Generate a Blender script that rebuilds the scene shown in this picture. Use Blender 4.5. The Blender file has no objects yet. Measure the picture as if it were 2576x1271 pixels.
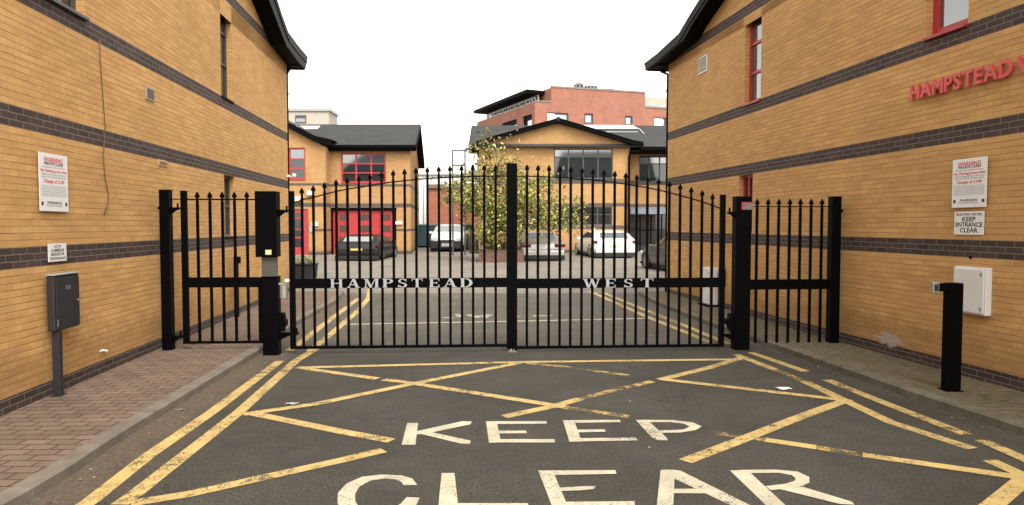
import bpy, math, random
from mathutils import Vector, Matrix
random.seed(7)
S=bpy.context.scene
COL=S.collection
# ------------------------------------------------------------------ survey helpers
F=1700.0;CX=1288.0;CY=635.5;H=1.85;P=math.atan(69/1700);PV=.085
def ray(u,v):
    x=(u-CX)/F;z=-(v-CY)/F;c,s=math.cos(P),math.sin(P)
    return (x,c+z*s,z*c-s)
def at(u,v,Y):
    r=ray(u,v);t=Y/r[1];return (r[0]*t,H+r[2]*t)
def ground(u,v,z=0.0):
    r=ray(u,v);t=(z-H)/r[2];return (r[0]*t,r[1]*t)
def gz(y):
    return 0.0 if y<11 else (.0108*(min(y,45)-11))
def road(u,v):
    z=0
    for _ in range(6):
        x,y=ground(u,v,z);z=gz(y)
    return (x,y)
def nrm(a):
    l=math.hypot(*a);return (a[0]/l,a[1]/l)
def plane(u,v,p0,d):
    r=ray(u,v);n=(d[1],-d[0]);den=r[0]*n[0]+r[1]*n[1];t=(p0[0]*n[0]+p0[1]*n[1])/den
    x,y,z=r[0]*t,r[1]*t,H+r[2]*t
    return ((x-p0[0])*d[0]+(y-p0[1])*d[1],z)
DL=nrm(((1130-CX)/F,1));DR=nrm(((1040-CX)/F,1))
XL=-2.35*(H-PV);XR=3.65*(H-PV)
def LW(u,v,o=0.0): return plane(u,v,(XL+DL[1]*o,-DL[0]*o),DL)     # o = metres out of the wall
def RW(u,v,o=0.0): return plane(u,v,(XR-DR[1]*o,DR[0]*o),DR)
GD=nrm((1,.062))
def G(u,v,o=0.0):
    return plane(u,v,(GD[1]*o,9.82-GD[0]*o),GD)
# ------------------------------------------------------------------ materials
def mat(name,col=(.5,.5,.5),rough=.6,metal=0,ior=None,emit=None):
    m=bpy.data.materials.new(name);m.use_nodes=True;b=m.node_tree.nodes['Principled BSDF']
    b.inputs['Base Color'].default_value=(*col,1);b.inputs['Roughness'].default_value=rough;b.inputs['Metallic'].default_value=metal
    if ior:b.inputs['IOR'].default_value=ior
    return m
class NT:
    def __init__(s,m):
        s.t=m.node_tree;s.b=s.t.nodes['Principled BSDF'];s.out=s.t.nodes['Material Output']
    def n(s,ty,**kw):
        nd=s.t.nodes.new(ty)
        for k,v in kw.items(): setattr(nd,k,v)
        return nd
    def l(s,a,b): s.t.links.new(a,b)
    def sock(s,v,inp):
        if hasattr(v,'is_output'): s.l(v,inp)
        else: inp.default_value=v
    def math(s,op,a,b=0.0,c=None,clamp=False):
        nd=s.n('ShaderNodeMath',operation=op);nd.use_clamp=clamp
        s.sock(a,nd.inputs[0]);s.sock(b,nd.inputs[1])
        if c is not None:s.sock(c,nd.inputs[2])
        return nd.outputs[0]
    def mix(s,f,a,b,bt='MIX'):
        nd=s.n('ShaderNodeMix',data_type='RGBA',blend_type=bt)
        s.sock(f,nd.inputs[0]);s.sock(a if hasattr(a,'is_output') else (*a,1),nd.inputs[6]);s.sock(b if hasattr(b,'is_output') else (*b,1),nd.inputs[7])
        return nd.outputs[2]
    def noise(s,vec,scale,detail=3,rough=.5):
        nd=s.n('ShaderNodeTexNoise');s.l(vec,nd.inputs['Vector']);nd.inputs['Scale'].default_value=scale
        nd.inputs['Detail'].default_value=detail;nd.inputs['Roughness'].default_value=rough
        return nd.outputs[0]
    def ramp(s,f,a,b,ca=(0,0,0),cb=(1,1,1)):
        nd=s.n('ShaderNodeValToRGB');s.l(f,nd.inputs[0]);e=nd.color_ramp.elements
        e[0].position=a;e[1].position=b;e[0].color=(*ca,1);e[1].color=(*cb,1)
        return nd.outputs[0]
    def obj(s): return s.n('ShaderNodeTexCoord').outputs['Object']
    def sep(s,v):
        nd=s.n('ShaderNodeSeparateXYZ');s.l(v,nd.inputs[0]);return nd.outputs
    def comb(s,x,y,z=0.0):
        nd=s.n('ShaderNodeCombineXYZ')
        for i,q in enumerate((x,y,z)): s.sock(q,nd.inputs[i])
        return nd.outputs[0]
    def bump(s,h,st,dist):
        nd=s.n('ShaderNodeBump');nd.inputs['Strength'].default_value=st;nd.inputs['Distance'].default_value=dist
        s.l(h,nd.inputs['Height']);s.l(nd.outputs[0],s.b.inputs['Normal'])
def dirty(name,col,rough,var=.15,scale=3,metal=0,bump=0,ior=None):
    m=mat(name,col,rough,metal,ior);t=NT(m);o=t.obj();n=t.noise(o,scale,5,.6)
    f=t.ramp(n,.3,.75);c2=tuple(c*(1-var) for c in col);c1=tuple(min(1,c*(1+var)) for c in col)
    t.l(t.mix(f,c2,c1),t.b.inputs['Base Color'])
    if bump:t.bump(t.noise(o,scale*12,3),bump,.003)
    return m
CH=.0677
def brick_mat(name,c1,c2,mort,bands=(),z0=0.0,bl=.2185,h=CH,dark=((.036,.022,.017),(.064,.040,.031)),dm=(.19,.155,.13),ms=.0045):
    m=mat(name,c1,.85);t=NT(m);o=t.obj();x,y,z=t.sep(o)
    u=t.math('ADD',x,y);w=t.math('SUBTRACT',z,z0)
    br=t.n('ShaderNodeTexBrick');br.offset=.5
    t.l(t.comb(u,w),br.inputs['Vector'])
    br.inputs['Scale'].default_value=1;br.inputs['Brick Width'].default_value=bl;br.inputs['Row Height'].default_value=h
    br.inputs['Mortar Size'].default_value=ms;br.inputs['Mortar Smooth'].default_value=.15;br.inputs['Bias'].default_value=0
    br.inputs['Color1'].default_value=(0,0,0,1);br.inputs['Color2'].default_value=(1,1,1,1);br.inputs['Mortar'].default_value=(.5,.5,.5,1)
    base=t.mix(br.outputs['Color'],c1,c2)
    dk=t.mix(br.outputs['Color'],*dark)
    # brick by brick tint
    row=t.math('FLOOR',t.math('DIVIDE',w,h));odd=t.math('MODULO',t.math('ABSOLUTE',row),2.0)
    cell=t.comb(t.math('FLOOR',t.math('SUBTRACT',t.math('DIVIDE',u,bl),t.math('MULTIPLY',odd,.5))),row)
    wn=t.n('ShaderNodeTexWhiteNoise',noise_dimensions='2D');t.l(cell,wn.inputs['Vector'])
    tint=t.ramp(wn.outputs[0],.0,1,(.93,.915,.89),(1.05,1.05,1.05))
    big=t.ramp(t.noise(o,.7,4,.6),.3,.72,(.86,.84,.80),(1.07,1.06,1.04))
    streak=t.comb(t.math('MULTIPLY',u,.8),t.math('MULTIPLY',w,14))
    st=t.ramp(t.noise(streak,1.6,4,.7),.35,.7,(.88,.85,.80),(1.05,1.05,1.05))
    base=t.mix(1.0,t.mix(1.0,t.mix(1.0,base,tint,'MULTIPLY'),big,'MULTIPLY'),st,'MULTIPLY')
    mask=None
    for a,b in bands:
        k=t.math('MULTIPLY',t.math('GREATER_THAN',z,a),t.math('LESS_THAN',z,b))
        mask=k if mask is None else t.math('MAXIMUM',mask,k)
    dz=t.math('ADD',z,t.math('MULTIPLY',t.noise(o,1.8,6,.75),-.9));df=t.ramp(dz,-.25,.25,(.55,.55,.55),(0,0,0))
    base=t.mix(df,base,t.mix(1.0,base,(.52,.50,.46),'MULTIPLY'))
    fr=t.math('FRACT',t.math('DIVIDE',w,h));hj=t.math('LESS_THAN',t.math('MINIMUM',fr,t.math('SUBTRACT',1.0,fr)),ms/h*1.6)
    jn=t.ramp(t.noise(t.comb(t.math('MULTIPLY',u,1.3),t.math('MULTIPLY',w,9)),2.0,4,.7),.36,.62)
    soft=t.mix(.22,base,mort);mort=t.mix(t.math('MULTIPLY',hj,t.math('MULTIPLY_ADD',jn,.85,.12)),soft,mort)
    mc=mort;col=base;moc=None
    if mask is not None:
        col=t.mix(mask,base,dk);moc=t.mix(mask,mort,dm)
    fin=t.mix(br.outputs['Fac'],col,moc if moc is not None else mort)
    t.l(fin,t.b.inputs['Base Color'])
    hgt=t.math('SUBTRACT',1.0,br.outputs['Fac']);hh=t.math('ADD',hgt,t.math('MULTIPLY',t.noise(o,60,2),.35))
    t.bump(hh,.5,.005)
    if mask is not None: t.l(t.math('SUBTRACT',.86,t.math('MULTIPLY',mask,.08)),t.b.inputs['Roughness'])
    return m
B0=1.432
BUFF1=(.575,.332,.122);BUFF2=(.645,.388,.150);MORT=(.25,.125,.05)
LB=[(-.2,.235),(1.432,1.432+3*CH),(1.432+20*CH,1.432+23*CH),(1.432+38*CH,1.432+41*CH),(1.432+68*CH,1.432+71*CH)]
R0=1.475
RB=[(-.2,.235),(R0,R0+3*CH),(R0+20*CH,R0+23*CH),(R0+37*CH,R0+40*CH),(R0+65*CH,R0+68*CH)]
M_LB=brick_mat('buff_brick_banded_a',BUFF1,BUFF2,MORT,LB,B0)
M_RB=brick_mat('buff_brick_banded_b',tuple(c*.97 for c in BUFF1),tuple(c*.97 for c in BUFF2),MORT,RB,R0)
M_black=dirty('black_paint',(.0022,.0022,.0027),.5,.3,6)
M_blackg=dirty('black_plastic',(.003,.003,.0035),.45,.3,4)
for _m in (M_black,M_blackg): _m.node_tree.nodes['Principled BSDF'].inputs['Specular IOR Level'].default_value=.04
M_soffit=dirty('black_stained_timber',(.0035,.0032,.0032),.6,.3,5)
M_soffit.node_tree.nodes['Principled BSDF'].inputs['Specular IOR Level'].default_value=.04
M_slate=mat('slate_roof',(.05,.05,.05),.9)
t=NT(M_slate);o=t.obj();x,y,z=t.sep(o);br=t.n('ShaderNodeTexBrick');t.l(t.comb(x,t.math('ADD',y,z)),br.inputs['Vector'])
br.inputs['Scale'].default_value=1;br.inputs['Brick Width'].default_value=.3;br.inputs['Row Height'].default_value=.25;br.inputs['Mortar Size'].default_value=.012
br.inputs['Color1'].default_value=(.026,.026,.025,1);br.inputs['Color2'].default_value=(.040,.039,.037,1);br.inputs['Mortar'].default_value=(.012,.012,.012,1)
t.l(t.mix(1.0,br.outputs[0],t.ramp(t.noise(o,1.2,5,.7),.3,.7,(.75,.75,.75),(1.25,1.25,1.2)),'MULTIPLY'),t.b.inputs['Base Color']);t.bump(br.outputs['Fac'],.4,-.01)
M_glass=mat('window_glass',(.018,.022,.024),.04,0,1.75)
M_glass2=mat('window_glass_reflective',(.05,.055,.06),.06,0,2.6)
M_red=dirty('red_paint',(.40,.030,.034),.42,.12,4)
M_greyf=dirty('dark_grey_frame',(.055,.058,.062),.45,.15,5)
M_white=dirty('white_plastic',(.72,.71,.68),.45,.06,4)
M_signw=dirty('white_sign_face',(.78,.77,.76),.4,.05,6)
M_cream=dirty('cream_render',(.42,.38,.32),.8,.1,1)
M_metal=dirty('galvanised_metal',(.42,.42,.40),.42,.2,9,.6)
M_grey=dirty('grey_plastic',(.33,.34,.33),.5,.12,6)
M_charc=dirty('charcoal_enclosure',(.020,.021,.024),.48,.2,5,bump=.1)
M_inkr=mat('red_ink',(.62,.05,.05),.6);M_inkk=mat('black_ink',(.03,.03,.035),.6);M_inkg=mat('grey_ink',(.36,.38,.40),.6);M_inkp=mat('pale_red_ink',(.62,.28,.27),.6)
M_letter=dirty('pale_grey_letter_paint',(.36,.37,.39),.45,.1,12)
M_redlet=dirty('red_sign_letter',(.60,.075,.065),.38,.08,8)
def asphalt(name,c,sp=.5,warm=0):
    m=mat(name,c,.88);t=NT(m);o=t.obj();x,y,z=t.sep(o)
    fine=t.noise(o,55,4,.8);mid=t.noise(o,26,4,.7);big=t.noise(o,.8,6,.62)
    vo=t.n('ShaderNodeTexVoronoi');t.l(o,vo.inputs['Vector']);vo.inputs['Scale'].default_value=48
    col=t.mix(t.ramp(fine,.36,.66),tuple(q*.30 for q in c),tuple(q*1.95 for q in c))
    col=t.mix(t.ramp(mid,.35,.7),t.mix(1.0,col,(.70,.70,.69),'MULTIPLY'),col)
    col=t.mix(t.ramp(big,.32,.68),t.mix(1.0,col,(.70,.70,.67),'MULTIPLY'),t.mix(1.0,col,(1.30,1.28,1.22),'MULTIPLY'))
    stone=t.ramp(vo.outputs['Distance'],.10,.17,(1,1,1),(0,0,0))
    stone=t.math('MULTIPLY',stone,t.ramp(t.noise(o,33,1),.55,.6))
    col=t.mix(t.math('MULTIPLY',stone,sp),col,(.27,.245,.2))
    blot=t.ramp(t.noise(o,4.5,6,.7),.44,.62)
    col=t.mix(t.math('MULTIPLY',blot,.6),col,t.mix(1.0,col,(.66,.68,.62),'MULTIPLY'))
    cr=t.n('ShaderNodeTexVoronoi',feature='DISTANCE_TO_EDGE');dv=t.n('ShaderNodeVectorMath',operation='ADD');nz=t.n('ShaderNodeTexNoise');t.l(o,nz.inputs['Vector']);nz.inputs['Scale'].default_value=2.5;nz.inputs['Detail'].default_value=5
    sc_=t.n('ShaderNodeVectorMath',operation='SCALE');t.l(nz.outputs['Color'],sc_.inputs[0]);sc_.inputs['Scale'].default_value=.9;t.l(o,dv.inputs[0]);t.l(sc_.outputs[0],dv.inputs[1]);t.l(dv.outputs[0],cr.inputs['Vector']);cr.inputs['Scale'].default_value=.42
    ck=t.math('MULTIPLY',t.math('LESS_THAN',cr.outputs['Distance'],.0035),t.ramp(t.noise(o,.6,2),.52,.56))
    col=t.mix(t.math('MULTIPLY',ck,.7),col,(.016,.014,.012))
    # reddish-brown silt and moss lying in the gutters
    n2=t.math('MULTIPLY',t.math('SUBTRACT',t.noise(o,2.2,5,.7),.5),1.1)
    gl=t.math('ADD',t.math('ADD',x,t.math('MULTIPLY',y,.075)),n2)
    ml=t.ramp(t.math('MULTIPLY_ADD',gl,-1,-2.30),.0,.4)
    gr=t.math('ADD',t.math('ADD',x,t.math('MULTIPLY',y,.12)),n2)
    mr=t.ramp(t.math('ADD',gr,-4.95),.0,.5)
    col=t.mix(t.math('MULTIPLY',ml,.9),col,t.mix(t.ramp(mid,.4,.6),(.072,.055,.037),(.135,.098,.066)))
    col=t.mix(t.math('MULTIPLY',mr,.7),col,t.mix(t.ramp(mid,.4,.6),(.052,.048,.034),(.10,.088,.062)))
    t.l(col,t.b.inputs['Base Color']);t.bump(t.math('ADD',fine,t.math('MULTIPLY',mid,.6)),.7,.006)
    t.l(t.ramp(big,.3,.7,(.78,.78,.78),(.92,.92,.92)),t.b.inputs['Roughness'])
    return m
M_asph=asphalt('asphalt_dark',(.051,.0465,.038),.85)
M_asph2=asphalt('asphalt_driveway',(.105,.094,.076),.5)
def paver(name,c1,c2,mo,moss=0,bw=.235,rh=.125,rot=0):
    m=mat(name,c1,.9);t=NT(m);o=t.obj();mp=t.n('ShaderNodeMapping');t.l(o,mp.inputs[0]);mp.inputs['Rotation'].default_value[2]=rot
    br=t.n('ShaderNodeTexBrick');t.l(mp.outputs[0],br.inputs['Vector']);I=br.inputs
    I['Scale'].default_value=1;I['Brick Width'].default_value=bw;I['Row Height'].default_value=rh;I['Mortar Size'].default_value=.011;I['Mortar Smooth'].default_value=.4
    I['Color1'].default_value=(*c1,1);I['Color2'].default_value=(*c2,1);I['Mortar'].default_value=(*mo,1)
    col=t.mix(1.0,br.outputs[0],t.ramp(t.noise(o,1.3,6,.65),.3,.7,(.72,.72,.70),(1.18,1.16,1.12)),'MULTIPLY')
    col=t.mix(1.0,col,t.ramp(t.noise(o,40,3,.7),.3,.7,(.82,.82,.82),(1.15,1.15,1.15)),'MULTIPLY')
    if moss:
        f=t.math('MULTIPLY',t.ramp(t.noise(o,2.4,7,.72),.36,.62),moss)
        col=t.mix(f,col,t.mix(t.ramp(t.noise(o,18,3),.35,.65),(.060,.064,.022),(.115,.112,.045)))
    t.l(col,t.b.inputs['Base Color']);t.bump(br.outputs['Fac'],.6,-.006)
    return m
M_pavL=paver('red_block_paving',(.155,.104,.076),(.205,.140,.103),(.055,.038,.028),.16,rot=.0)
M_pavR=paver('mossy_block_paving',(.15,.11,.078),(.20,.145,.10),(.035,.032,.018),.85)
M_court=paver('courtyard_block_paving',(.215,.19,.158),(.255,.228,.19),(.12,.108,.092),.08,.22,.11)
M_kerb=dirty('kerb_concrete',(.165,.140,.108),.88,.3,5,bump=.4)
M_kerbR=dirty('mossy_kerb_concrete',(.125,.115,.08),.88,.35,4,bump=.4)
def paint(name,c,wear=.5,sc=7,fs=.3):
    m=mat(name,c,.7);t=NT(m);o=t.obj();n=t.noise(o,sc,8,.78);n2=t.noise(o,70,3,.85);n3=t.noise(o,1.1,4,.6)
    k=fs;v=t.math('ADD',t.math('MULTIPLY',n,.75-k),t.math('ADD',t.math('MULTIPLY',n2,k),t.math('MULTIPLY',n3,.25)))
    a=t.ramp(v,.5-.12*wear-.055,.5-.12*wear+.02)
    t.l(t.mix(t.ramp(t.noise(o,3,5,.7),.35,.7),tuple(q*.72 for q in c),c),t.b.inputs['Base Color']);t.l(a,t.b.inputs['Alpha'])
    t.bump(n2,.3,.004)
    return m
M_yel=paint('worn_yellow_line_paint',(.60,.435,.165),.20,9,.36)
M_yel2=paint('faded_yellow_line_paint',(.55,.38,.13),-.24)
M_wht=paint('worn_white_line_paint',(.58,.53,.385),.42,11,.5)
M_wht2=paint('faded_white_line_paint',(.60,.57,.48),.0)
# ------------------------------------------------------------------ mesh builder
class MB:
    def __init__(s,tf=None): s.v=[];s.f=[];s.m=[];s.tf=tf
    def poly(s,pts,mi=0,raw=False):
        k=len(s.v)
        for p in pts: s.v.append(tuple(p) if (raw or not s.tf) else tuple(s.tf(*p)))
        s.f.append(tuple(range(k,k+len(pts))));s.m.append(mi)
    def box(s,a0,a1,b0,b1,c0,c1,mi=0):
        k=len(s.v)
        for c in (c0,c1):
            for p in ((a0,b0,c),(a1,b0,c),(a1,b1,c),(a0,b1,c)): s.v.append(tuple(s.tf(*p)) if s.tf else p)
        for q in ((0,3,2,1),(4,5,6,7),(0,1,5,4),(1,2,6,5),(2,3,7,6),(3,0,4,7)): s.f.append(tuple(k+i for i in q));s.m.append(mi)
        return s
    def prism(s,pts,fn,d0,d1,mi=0):
        """pts 2D polygon; fn(p,d)->3D"""
        k=len(s.v);n=len(pts)
        for d in (d0,d1):
            for p in pts:
                q=fn(p,d);s.v.append(tuple(s.tf(*q)) if s.tf else q)
        s.f.append(tuple(range(k,k+n)));s.m.append(mi);s.f.append(tuple(reversed(range(k+n,k+2*n))));s.m.append(mi)
        for i in range(n):
            j=(i+1)%n;s.f.append((k+i,k+j,k+n+j,k+n+i));s.m.append(mi)
        return s
    def tube(s,pts,r,n=8,mi=0,caps=True):
        pts=[Vector(s.tf(*p)) if s.tf else Vector(p) for p in pts];k=len(s.v)
        rr=r if isinstance(r,(list,tuple)) else [r]*len(pts)
        for i,p in enumerate(pts):
            d=(pts[min(i+1,len(pts)-1)]-pts[max(i-1,0)]).normalized()
            a=d.orthogonal().normalized() if i==0 else (pa-d*pa.dot(d)).normalized()
            pa=a;b=d.cross(a)
            for j in range(n):
                g=2*math.pi*j/n;s.v.append(tuple(p+(a*math.cos(g)+b*math.sin(g))*rr[i]))
        for i in range(len(pts)-1):
            for j in range(n):
                q=(j+1)%n;s.f.append((k+i*n+j,k+i*n+q,k+(i+1)*n+q,k+(i+1)*n+j));s.m.append(mi)
        if caps:
            s.f.append(tuple(k+j for j in range(n)));s.f.append(tuple(k+(len(pts)-1)*n+j for j in reversed(range(n))));s.m+= [mi,mi]
        return s
    def build(s,name,mats,parent=None,smooth=False,bev=0,loc=None,rz=0,recalc=True):
        me=bpy.data.meshes.new(name);me.from_pydata(s.v,[],s.f);me.update()
        if not isinstance(mats,(list,tuple)):mats=[mats]
        for m in mats:me.materials.append(m)
        me.polygons.foreach_set('material_index',s.m)
        if smooth:me.polygons.foreach_set('use_smooth',[True]*len(s.f))
        if recalc:
            import bmesh
            bm=bmesh.new();bm.from_mesh(me);bmesh.ops.recalc_face_normals(bm,faces=bm.faces);bm.to_mesh(me);bm.free()
        ob=bpy.data.objects.new(name,me);COL.objects.link(ob)
        if parent:ob.parent=parent
        if loc:ob.location=loc
        if rz:ob.rotation_euler.z=rz
        if bev:
            b=ob.modifiers.new('bevel','BEVEL');b.width=bev;b.segments=2;b.limit_method='ANGLE'
        return ob
def tag(o,label=None,cat=None,group=None,kind=None):
    if label:o['label']=label
    if cat:o['category']=cat
    if group:o['group']=group
    if kind:o['kind']=kind
    return o
def empty(name,loc=(0,0,0),rz=0,label=None,cat=None,group=None,kind=None):
    o=bpy.data.objects.new(name,None);COL.objects.link(o);o.location=loc;o.rotation_euler=(0,0,rz);o.empty_display_size=.2
    return tag(o,label,cat,group,kind)
def copy_tree(o,parent=None):
    c=o.copy();COL.objects.link(c)
    if parent:c.parent=parent
    for ch in list(o.children): copy_tree(ch,c)
    return c
def text_mb(mb,body,x,z,size,fn,align='CENTER',ext=0.0,bold=0.0,mi=0,sx=1.0,width=None):
    """adds Bfont text as mesh; fn(a,z,d)->3D through mb.tf"""
    cu=bpy.data.curves.new('t','FONT');cu.body=body;cu.size=size;cu.align_x=align;cu.extrude=ext;cu.offset=bold;cu.resolution_u=3
    ob=bpy.data.objects.new('t',cu);me=bpy.data.meshes.new_from_object(ob)
    xs=[v.co.x for v in me.vertices]
    if width and xs: sx=width/(max(xs)-min(xs)); 
    k=len(mb.v)
    for v in me.vertices:
        q=fn(x+v.co.x*sx,z+v.co.y,v.co.z);mb.v.append(tuple(mb.tf(*q)) if mb.tf else q)
    for p in me.polygons: mb.f.append(tuple(k+i for i in p.vertices));mb.m.append(mi)
    bpy.data.objects.remove(ob);bpy.data.curves.remove(cu);bpy.data.meshes.remove(me)
def wall_grid(mb,a0,a1,z0,z1,holes,depth=.16,mi=0):
    """outer face at n=0 with openings and their reveals. coords (a,n,z)"""
    As=sorted({a0,a1,*[h[0] for h in holes],*[h[1] for h in holes]});Zs=sorted({z0,z1,*[h[2] for h in holes],*[h[3] for h in holes]})
    for i in range(len(As)-1):
        for j in range(len(Zs)-1):
            ac=(As[i]+As[i+1])/2;zc=(Zs[j]+Zs[j+1])/2
            if any(h[0]<ac<h[1] and h[2]<zc<h[3] for h in holes):continue
            mb.poly([(As[i],0,Zs[j]),(As[i+1],0,Zs[j]),(As[i+1],0,Zs[j+1]),(As[i],0,Zs[j+1])],mi)
    for (b0,b1,c0,c1) in holes:
        d=-depth
        mb.poly([(b0,0,c0),(b1,0,c0),(b1,d,c0),(b0,d,c0)],mi);mb.poly([(b0,0,c1),(b1,0,c1),(b1,d,c1),(b0,d,c1)],mi)
        mb.poly([(b0,0,c0),(b0,0,c1),(b0,d,c1),(b0,d,c0)],mi);mb.poly([(b1,0,c0),(b1,0,c1),(b1,d,c1),(b1,d,c0)],mi)
        mb.poly([(b0,d,c0),(b1,d,c0),(b1,d,c1),(b0,d,c1)],mi)
def window(parent,tf,a0,a1,z0,z1,fm,gm,mull=(),trans=(),rec=.10,fw=.05,sill=None,topglass=None,label=None):
    w=MB(tf);r=-rec
    w.box(a0,a0+fw,r-.045,r,z0,z1);w.box(a1-fw,a1,r-.045,r,z0,z1);w.box(a0+fw,a1-fw,r-.045,r,z0,z0+fw);w.box(a0+fw,a1-fw,r-.045,r,z1-fw,z1)
    for m in mull:w.box(m-fw*.5,m+fw*.5,r-.042,r+.004,z0+fw,z1-fw)
    for z in trans:w.box(a0+fw,a1-fw,r-.040,r+.002,z-fw*.4,z+fw*.4)
    o=w.build('window',fm,parent)
    if label:o['label']=label
    zt=topglass if topglass else z1
    MB(tf).box(a0+fw*.5,a1-fw*.5,r-.034,r-.028,z0+fw*.5,zt-.004).build('pane',gm,o)
    if topglass: MB(tf).box(a0+fw*.5,a1-fw*.5,r-.034,r-.026,zt,z1-fw*.5).build('pane',M_glass2,o)  # paler, more reflective glass in the top light imitates reflected sky
    if sill:
        MB(tf).box(a0+.003,a1-.003,r+.003,sill[0],z0-.035,z0-.002).build('sill',sill[1],o)
    return o
# ------------------------------------------------------------------ ground, roads, pavements
def gsheet(name,ring_fn,mat_,off,parent=None):
    pass
gr=MB()
for y0,y1 in ((-150,11),(11,45),(45,400)):
    gr.poly([(-250,y0,gz(y0)-.02),(250,y0,gz(y0)-.02),(250,y1,gz(y1)-.02),(-250,y1,gz(y1)-.02)])
tag(gr.build('ground',M_asph2),kind='structure')
def band(name,ys,lf,rf,m,off,parent=None):
    b=MB()
    for i in range(len(ys)-1):
        y0,y1=ys[i],ys[i+1]
        b.poly([(lf(y0),y0,gz(y0)+off),(rf(y0),y0,gz(y0)+off),(rf(y1),y1,gz(y1)+off),(lf(y1),y1,gz(y1)+off)])
    return tag(b.build(name,m,parent),kind=None if parent else 'structure')
wl=lambda y:XL+DL[0]/DL[1]*y
wr=lambda y:XR+DR[0]/DR[1]*y
road_o=band('road',[-12,-6,0,4,8,10.35],lambda y:-12 if y<-2.1 else wl(y)-.1,lambda y:12 if y<-2.1 else wr(y)+.1,M_asph,0)
drive=band('driveway',[10.35,11,14,17.6],lambda y:wl(y)-.1,lambda y:wr(y)+.1,M_asph2,0)
court=band('courtyard',[17.6,22,28,34,40,45,62],lambda y:-20,lambda y:22,M_court,0)
# kerb lines (road-side foot of kerb)
KL=[(-3.22,-1.0),(-3.22,3.0)]+[ground(u,v) for u,v in [(53,1271),(127,1233),(297,1114),(480,1001),(664,885)]]+[road(744,819),road(841,766),road(872,735)]
KL=sorted(KL,key=lambda p:p[1])
KR=[(5.75,-1.0),(5.2,3.5)]+[ground(u,v,PV) for u,v in [(2576,1074),(2309,989),(2120,923),(1947,864),(1800,815),(1721,788),(1640,758)]]
KR=sorted(KR,key=lambda p:p[1])
def lerp_line(Pts,y):
    for a,b in zip(Pts,Pts[1:]):
        if a[1]<=y<=b[1]:
            t=(y-a[1])/(b[1]-a[1]+1e-9);return a[0]+(b[0]-a[0])*t
    return Pts[0][0] if y<Pts[0][1] else Pts[-1][0]
def fine(a,b,st):
    n=max(1,int((b-a)/st));return [a+(b-a)*i/n for i in range(n+1)]
def kerb(line,side,name,m):
    k=MB();w=.135*side;y=-1.0;ye=17.3
    while y<ye:
        y1=min(y+.915,ye);g=.004
        for s0,s1 in ((y+g,(y+y1)/2),((y+y1)/2,y1-g)):
            xa,xb=lerp_line(line,s0),lerp_line(line,s1);z0,z1=gz(s0),gz(s1);jz=0
            c=.018*side;top=PV+.004
            k.poly([(xa,s0,z0-.05),(xb,s1,z1-.05),(xb,s1,z1+top-.016),(xa,s0,z0+top-.016)])
            k.poly([(xa,s0,z0+top-.016),(xb,s1,z1+top-.016),(xb+c,s1,z1+top),(xa+c,s0,z0+top)])
            k.poly([(xa+c,s0,z0+top),(xb+c,s1,z1+top),(xb+w,s1,z1+top),(xa+w,s0,z0+top)])
            k.poly([(xa+w,s0,z0+top),(xb+w,s1,z1+top),(xb+w,s1,z1-.05),(xa+w,s0,z0-.05)])
        for s in (y+g,y1-g):
            x=lerp_line(line,s);z=gz(s);k.poly([(x,s,z-.05),(x,s,z+PV-.012),(x+c,s,z+PV+.004),(x+w,s,z+PV+.004),(x+w,s,z-.05)])
        y=y1
    # dark bedding that shows in the joints
    k2=[fine(-1,17.3,.6)]
    for a,b in zip(k2[0],k2[0][1:]):
        xa,xb=lerp_line(line,a)+.006*side,lerp_line(line,b)+.006*side
        k.poly([(xa,a,gz(a)-.05),(xb,b,gz(b)-.05),(xb,b,gz(b)+PV-.02),(xa,a,gz(a)+PV-.02)],1)
        k.poly([(xa,a,gz(a)+PV-.02),(xb,b,gz(b)+PV-.02),(xb+w*.9,b,gz(b)+PV-.006),(xa+w*.9,a,gz(a)+PV-.006)],1)
    return tag(k.build(name,[m,mat(name+'_joint',(.05,.045,.035),.9)],recalc=False),kind='structure')
kerb(KL,-1,'left_kerb',M_kerb);kerb(KR,1,'right_kerb',M_kerbR)
YS=fine(-1,17.3,.6)
band('left_pavement',YS,lambda y:wl(y)-.05,lambda y:lerp_line(KL,y)-.13,M_pavL,PV)
band('right_pavement',YS,lambda y:lerp_line(KR,y)+.13,lambda y:wr(y)+.05,M_pavR,PV)
# ------------------------------------------------------------------ road markings
ZK=[0]
def strip(mb,pts,w,z=None):
    P2=[]
    for a,b in zip(pts,pts[1:]):
        n=max(1,int(math.dist(a,b)/.45))
        for i in range(n):P2.append((a[0]+(b[0]-a[0])*i/n,a[1]+(b[1]-a[1])*i/n))
    P2.append(pts[-1]);L=[];R=[]
    ZK[0]+=1;z=.004+.0004*(ZK[0]%9)
    for i,p in enumerate(P2):
        a=P2[max(i-1,0)];b=P2[min(i+1,len(P2)-1)];d=nrm((b[0]-a[0],b[1]-a[1]))
        ww=w*.5
        L.append((p[0]-d[1]*ww,p[1]+d[0]*ww));R.append((p[0]+d[1]*ww,p[1]-d[0]*ww))
    for i in range(len(P2)-1):
        q=[L[i],R[i],R[i+1],L[i+1]];mb.poly([(x,y,gz(y)+z) for x,y in q])
def lines(name,segs,w,m,parent,px=True,label=None):
    for sg in segs:
        mb=MB();strip(mb,[road(*p) for p in sg],w);o=mb.build(name,m,parent,recalc=False)
yl=[[(185,1290),(228,1262),(372,1148),(531,1039),(704,909)],
    [(300,1271),(340,1244),(462,1148),(600,1039),(744,909),(797,877)],
    [(2027,962),(2107,1000),(2240,1063),(2447,1130)],[(2489,1159),(2576,1198),(2620,1218)],
    [(1851,893),(1947,930)],[(1889,888),(2027,936)],[(2080,957),(2240,1021),(2431,1095)],[(2468,1109),(2576,1156),(2640,1185)]]
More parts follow.
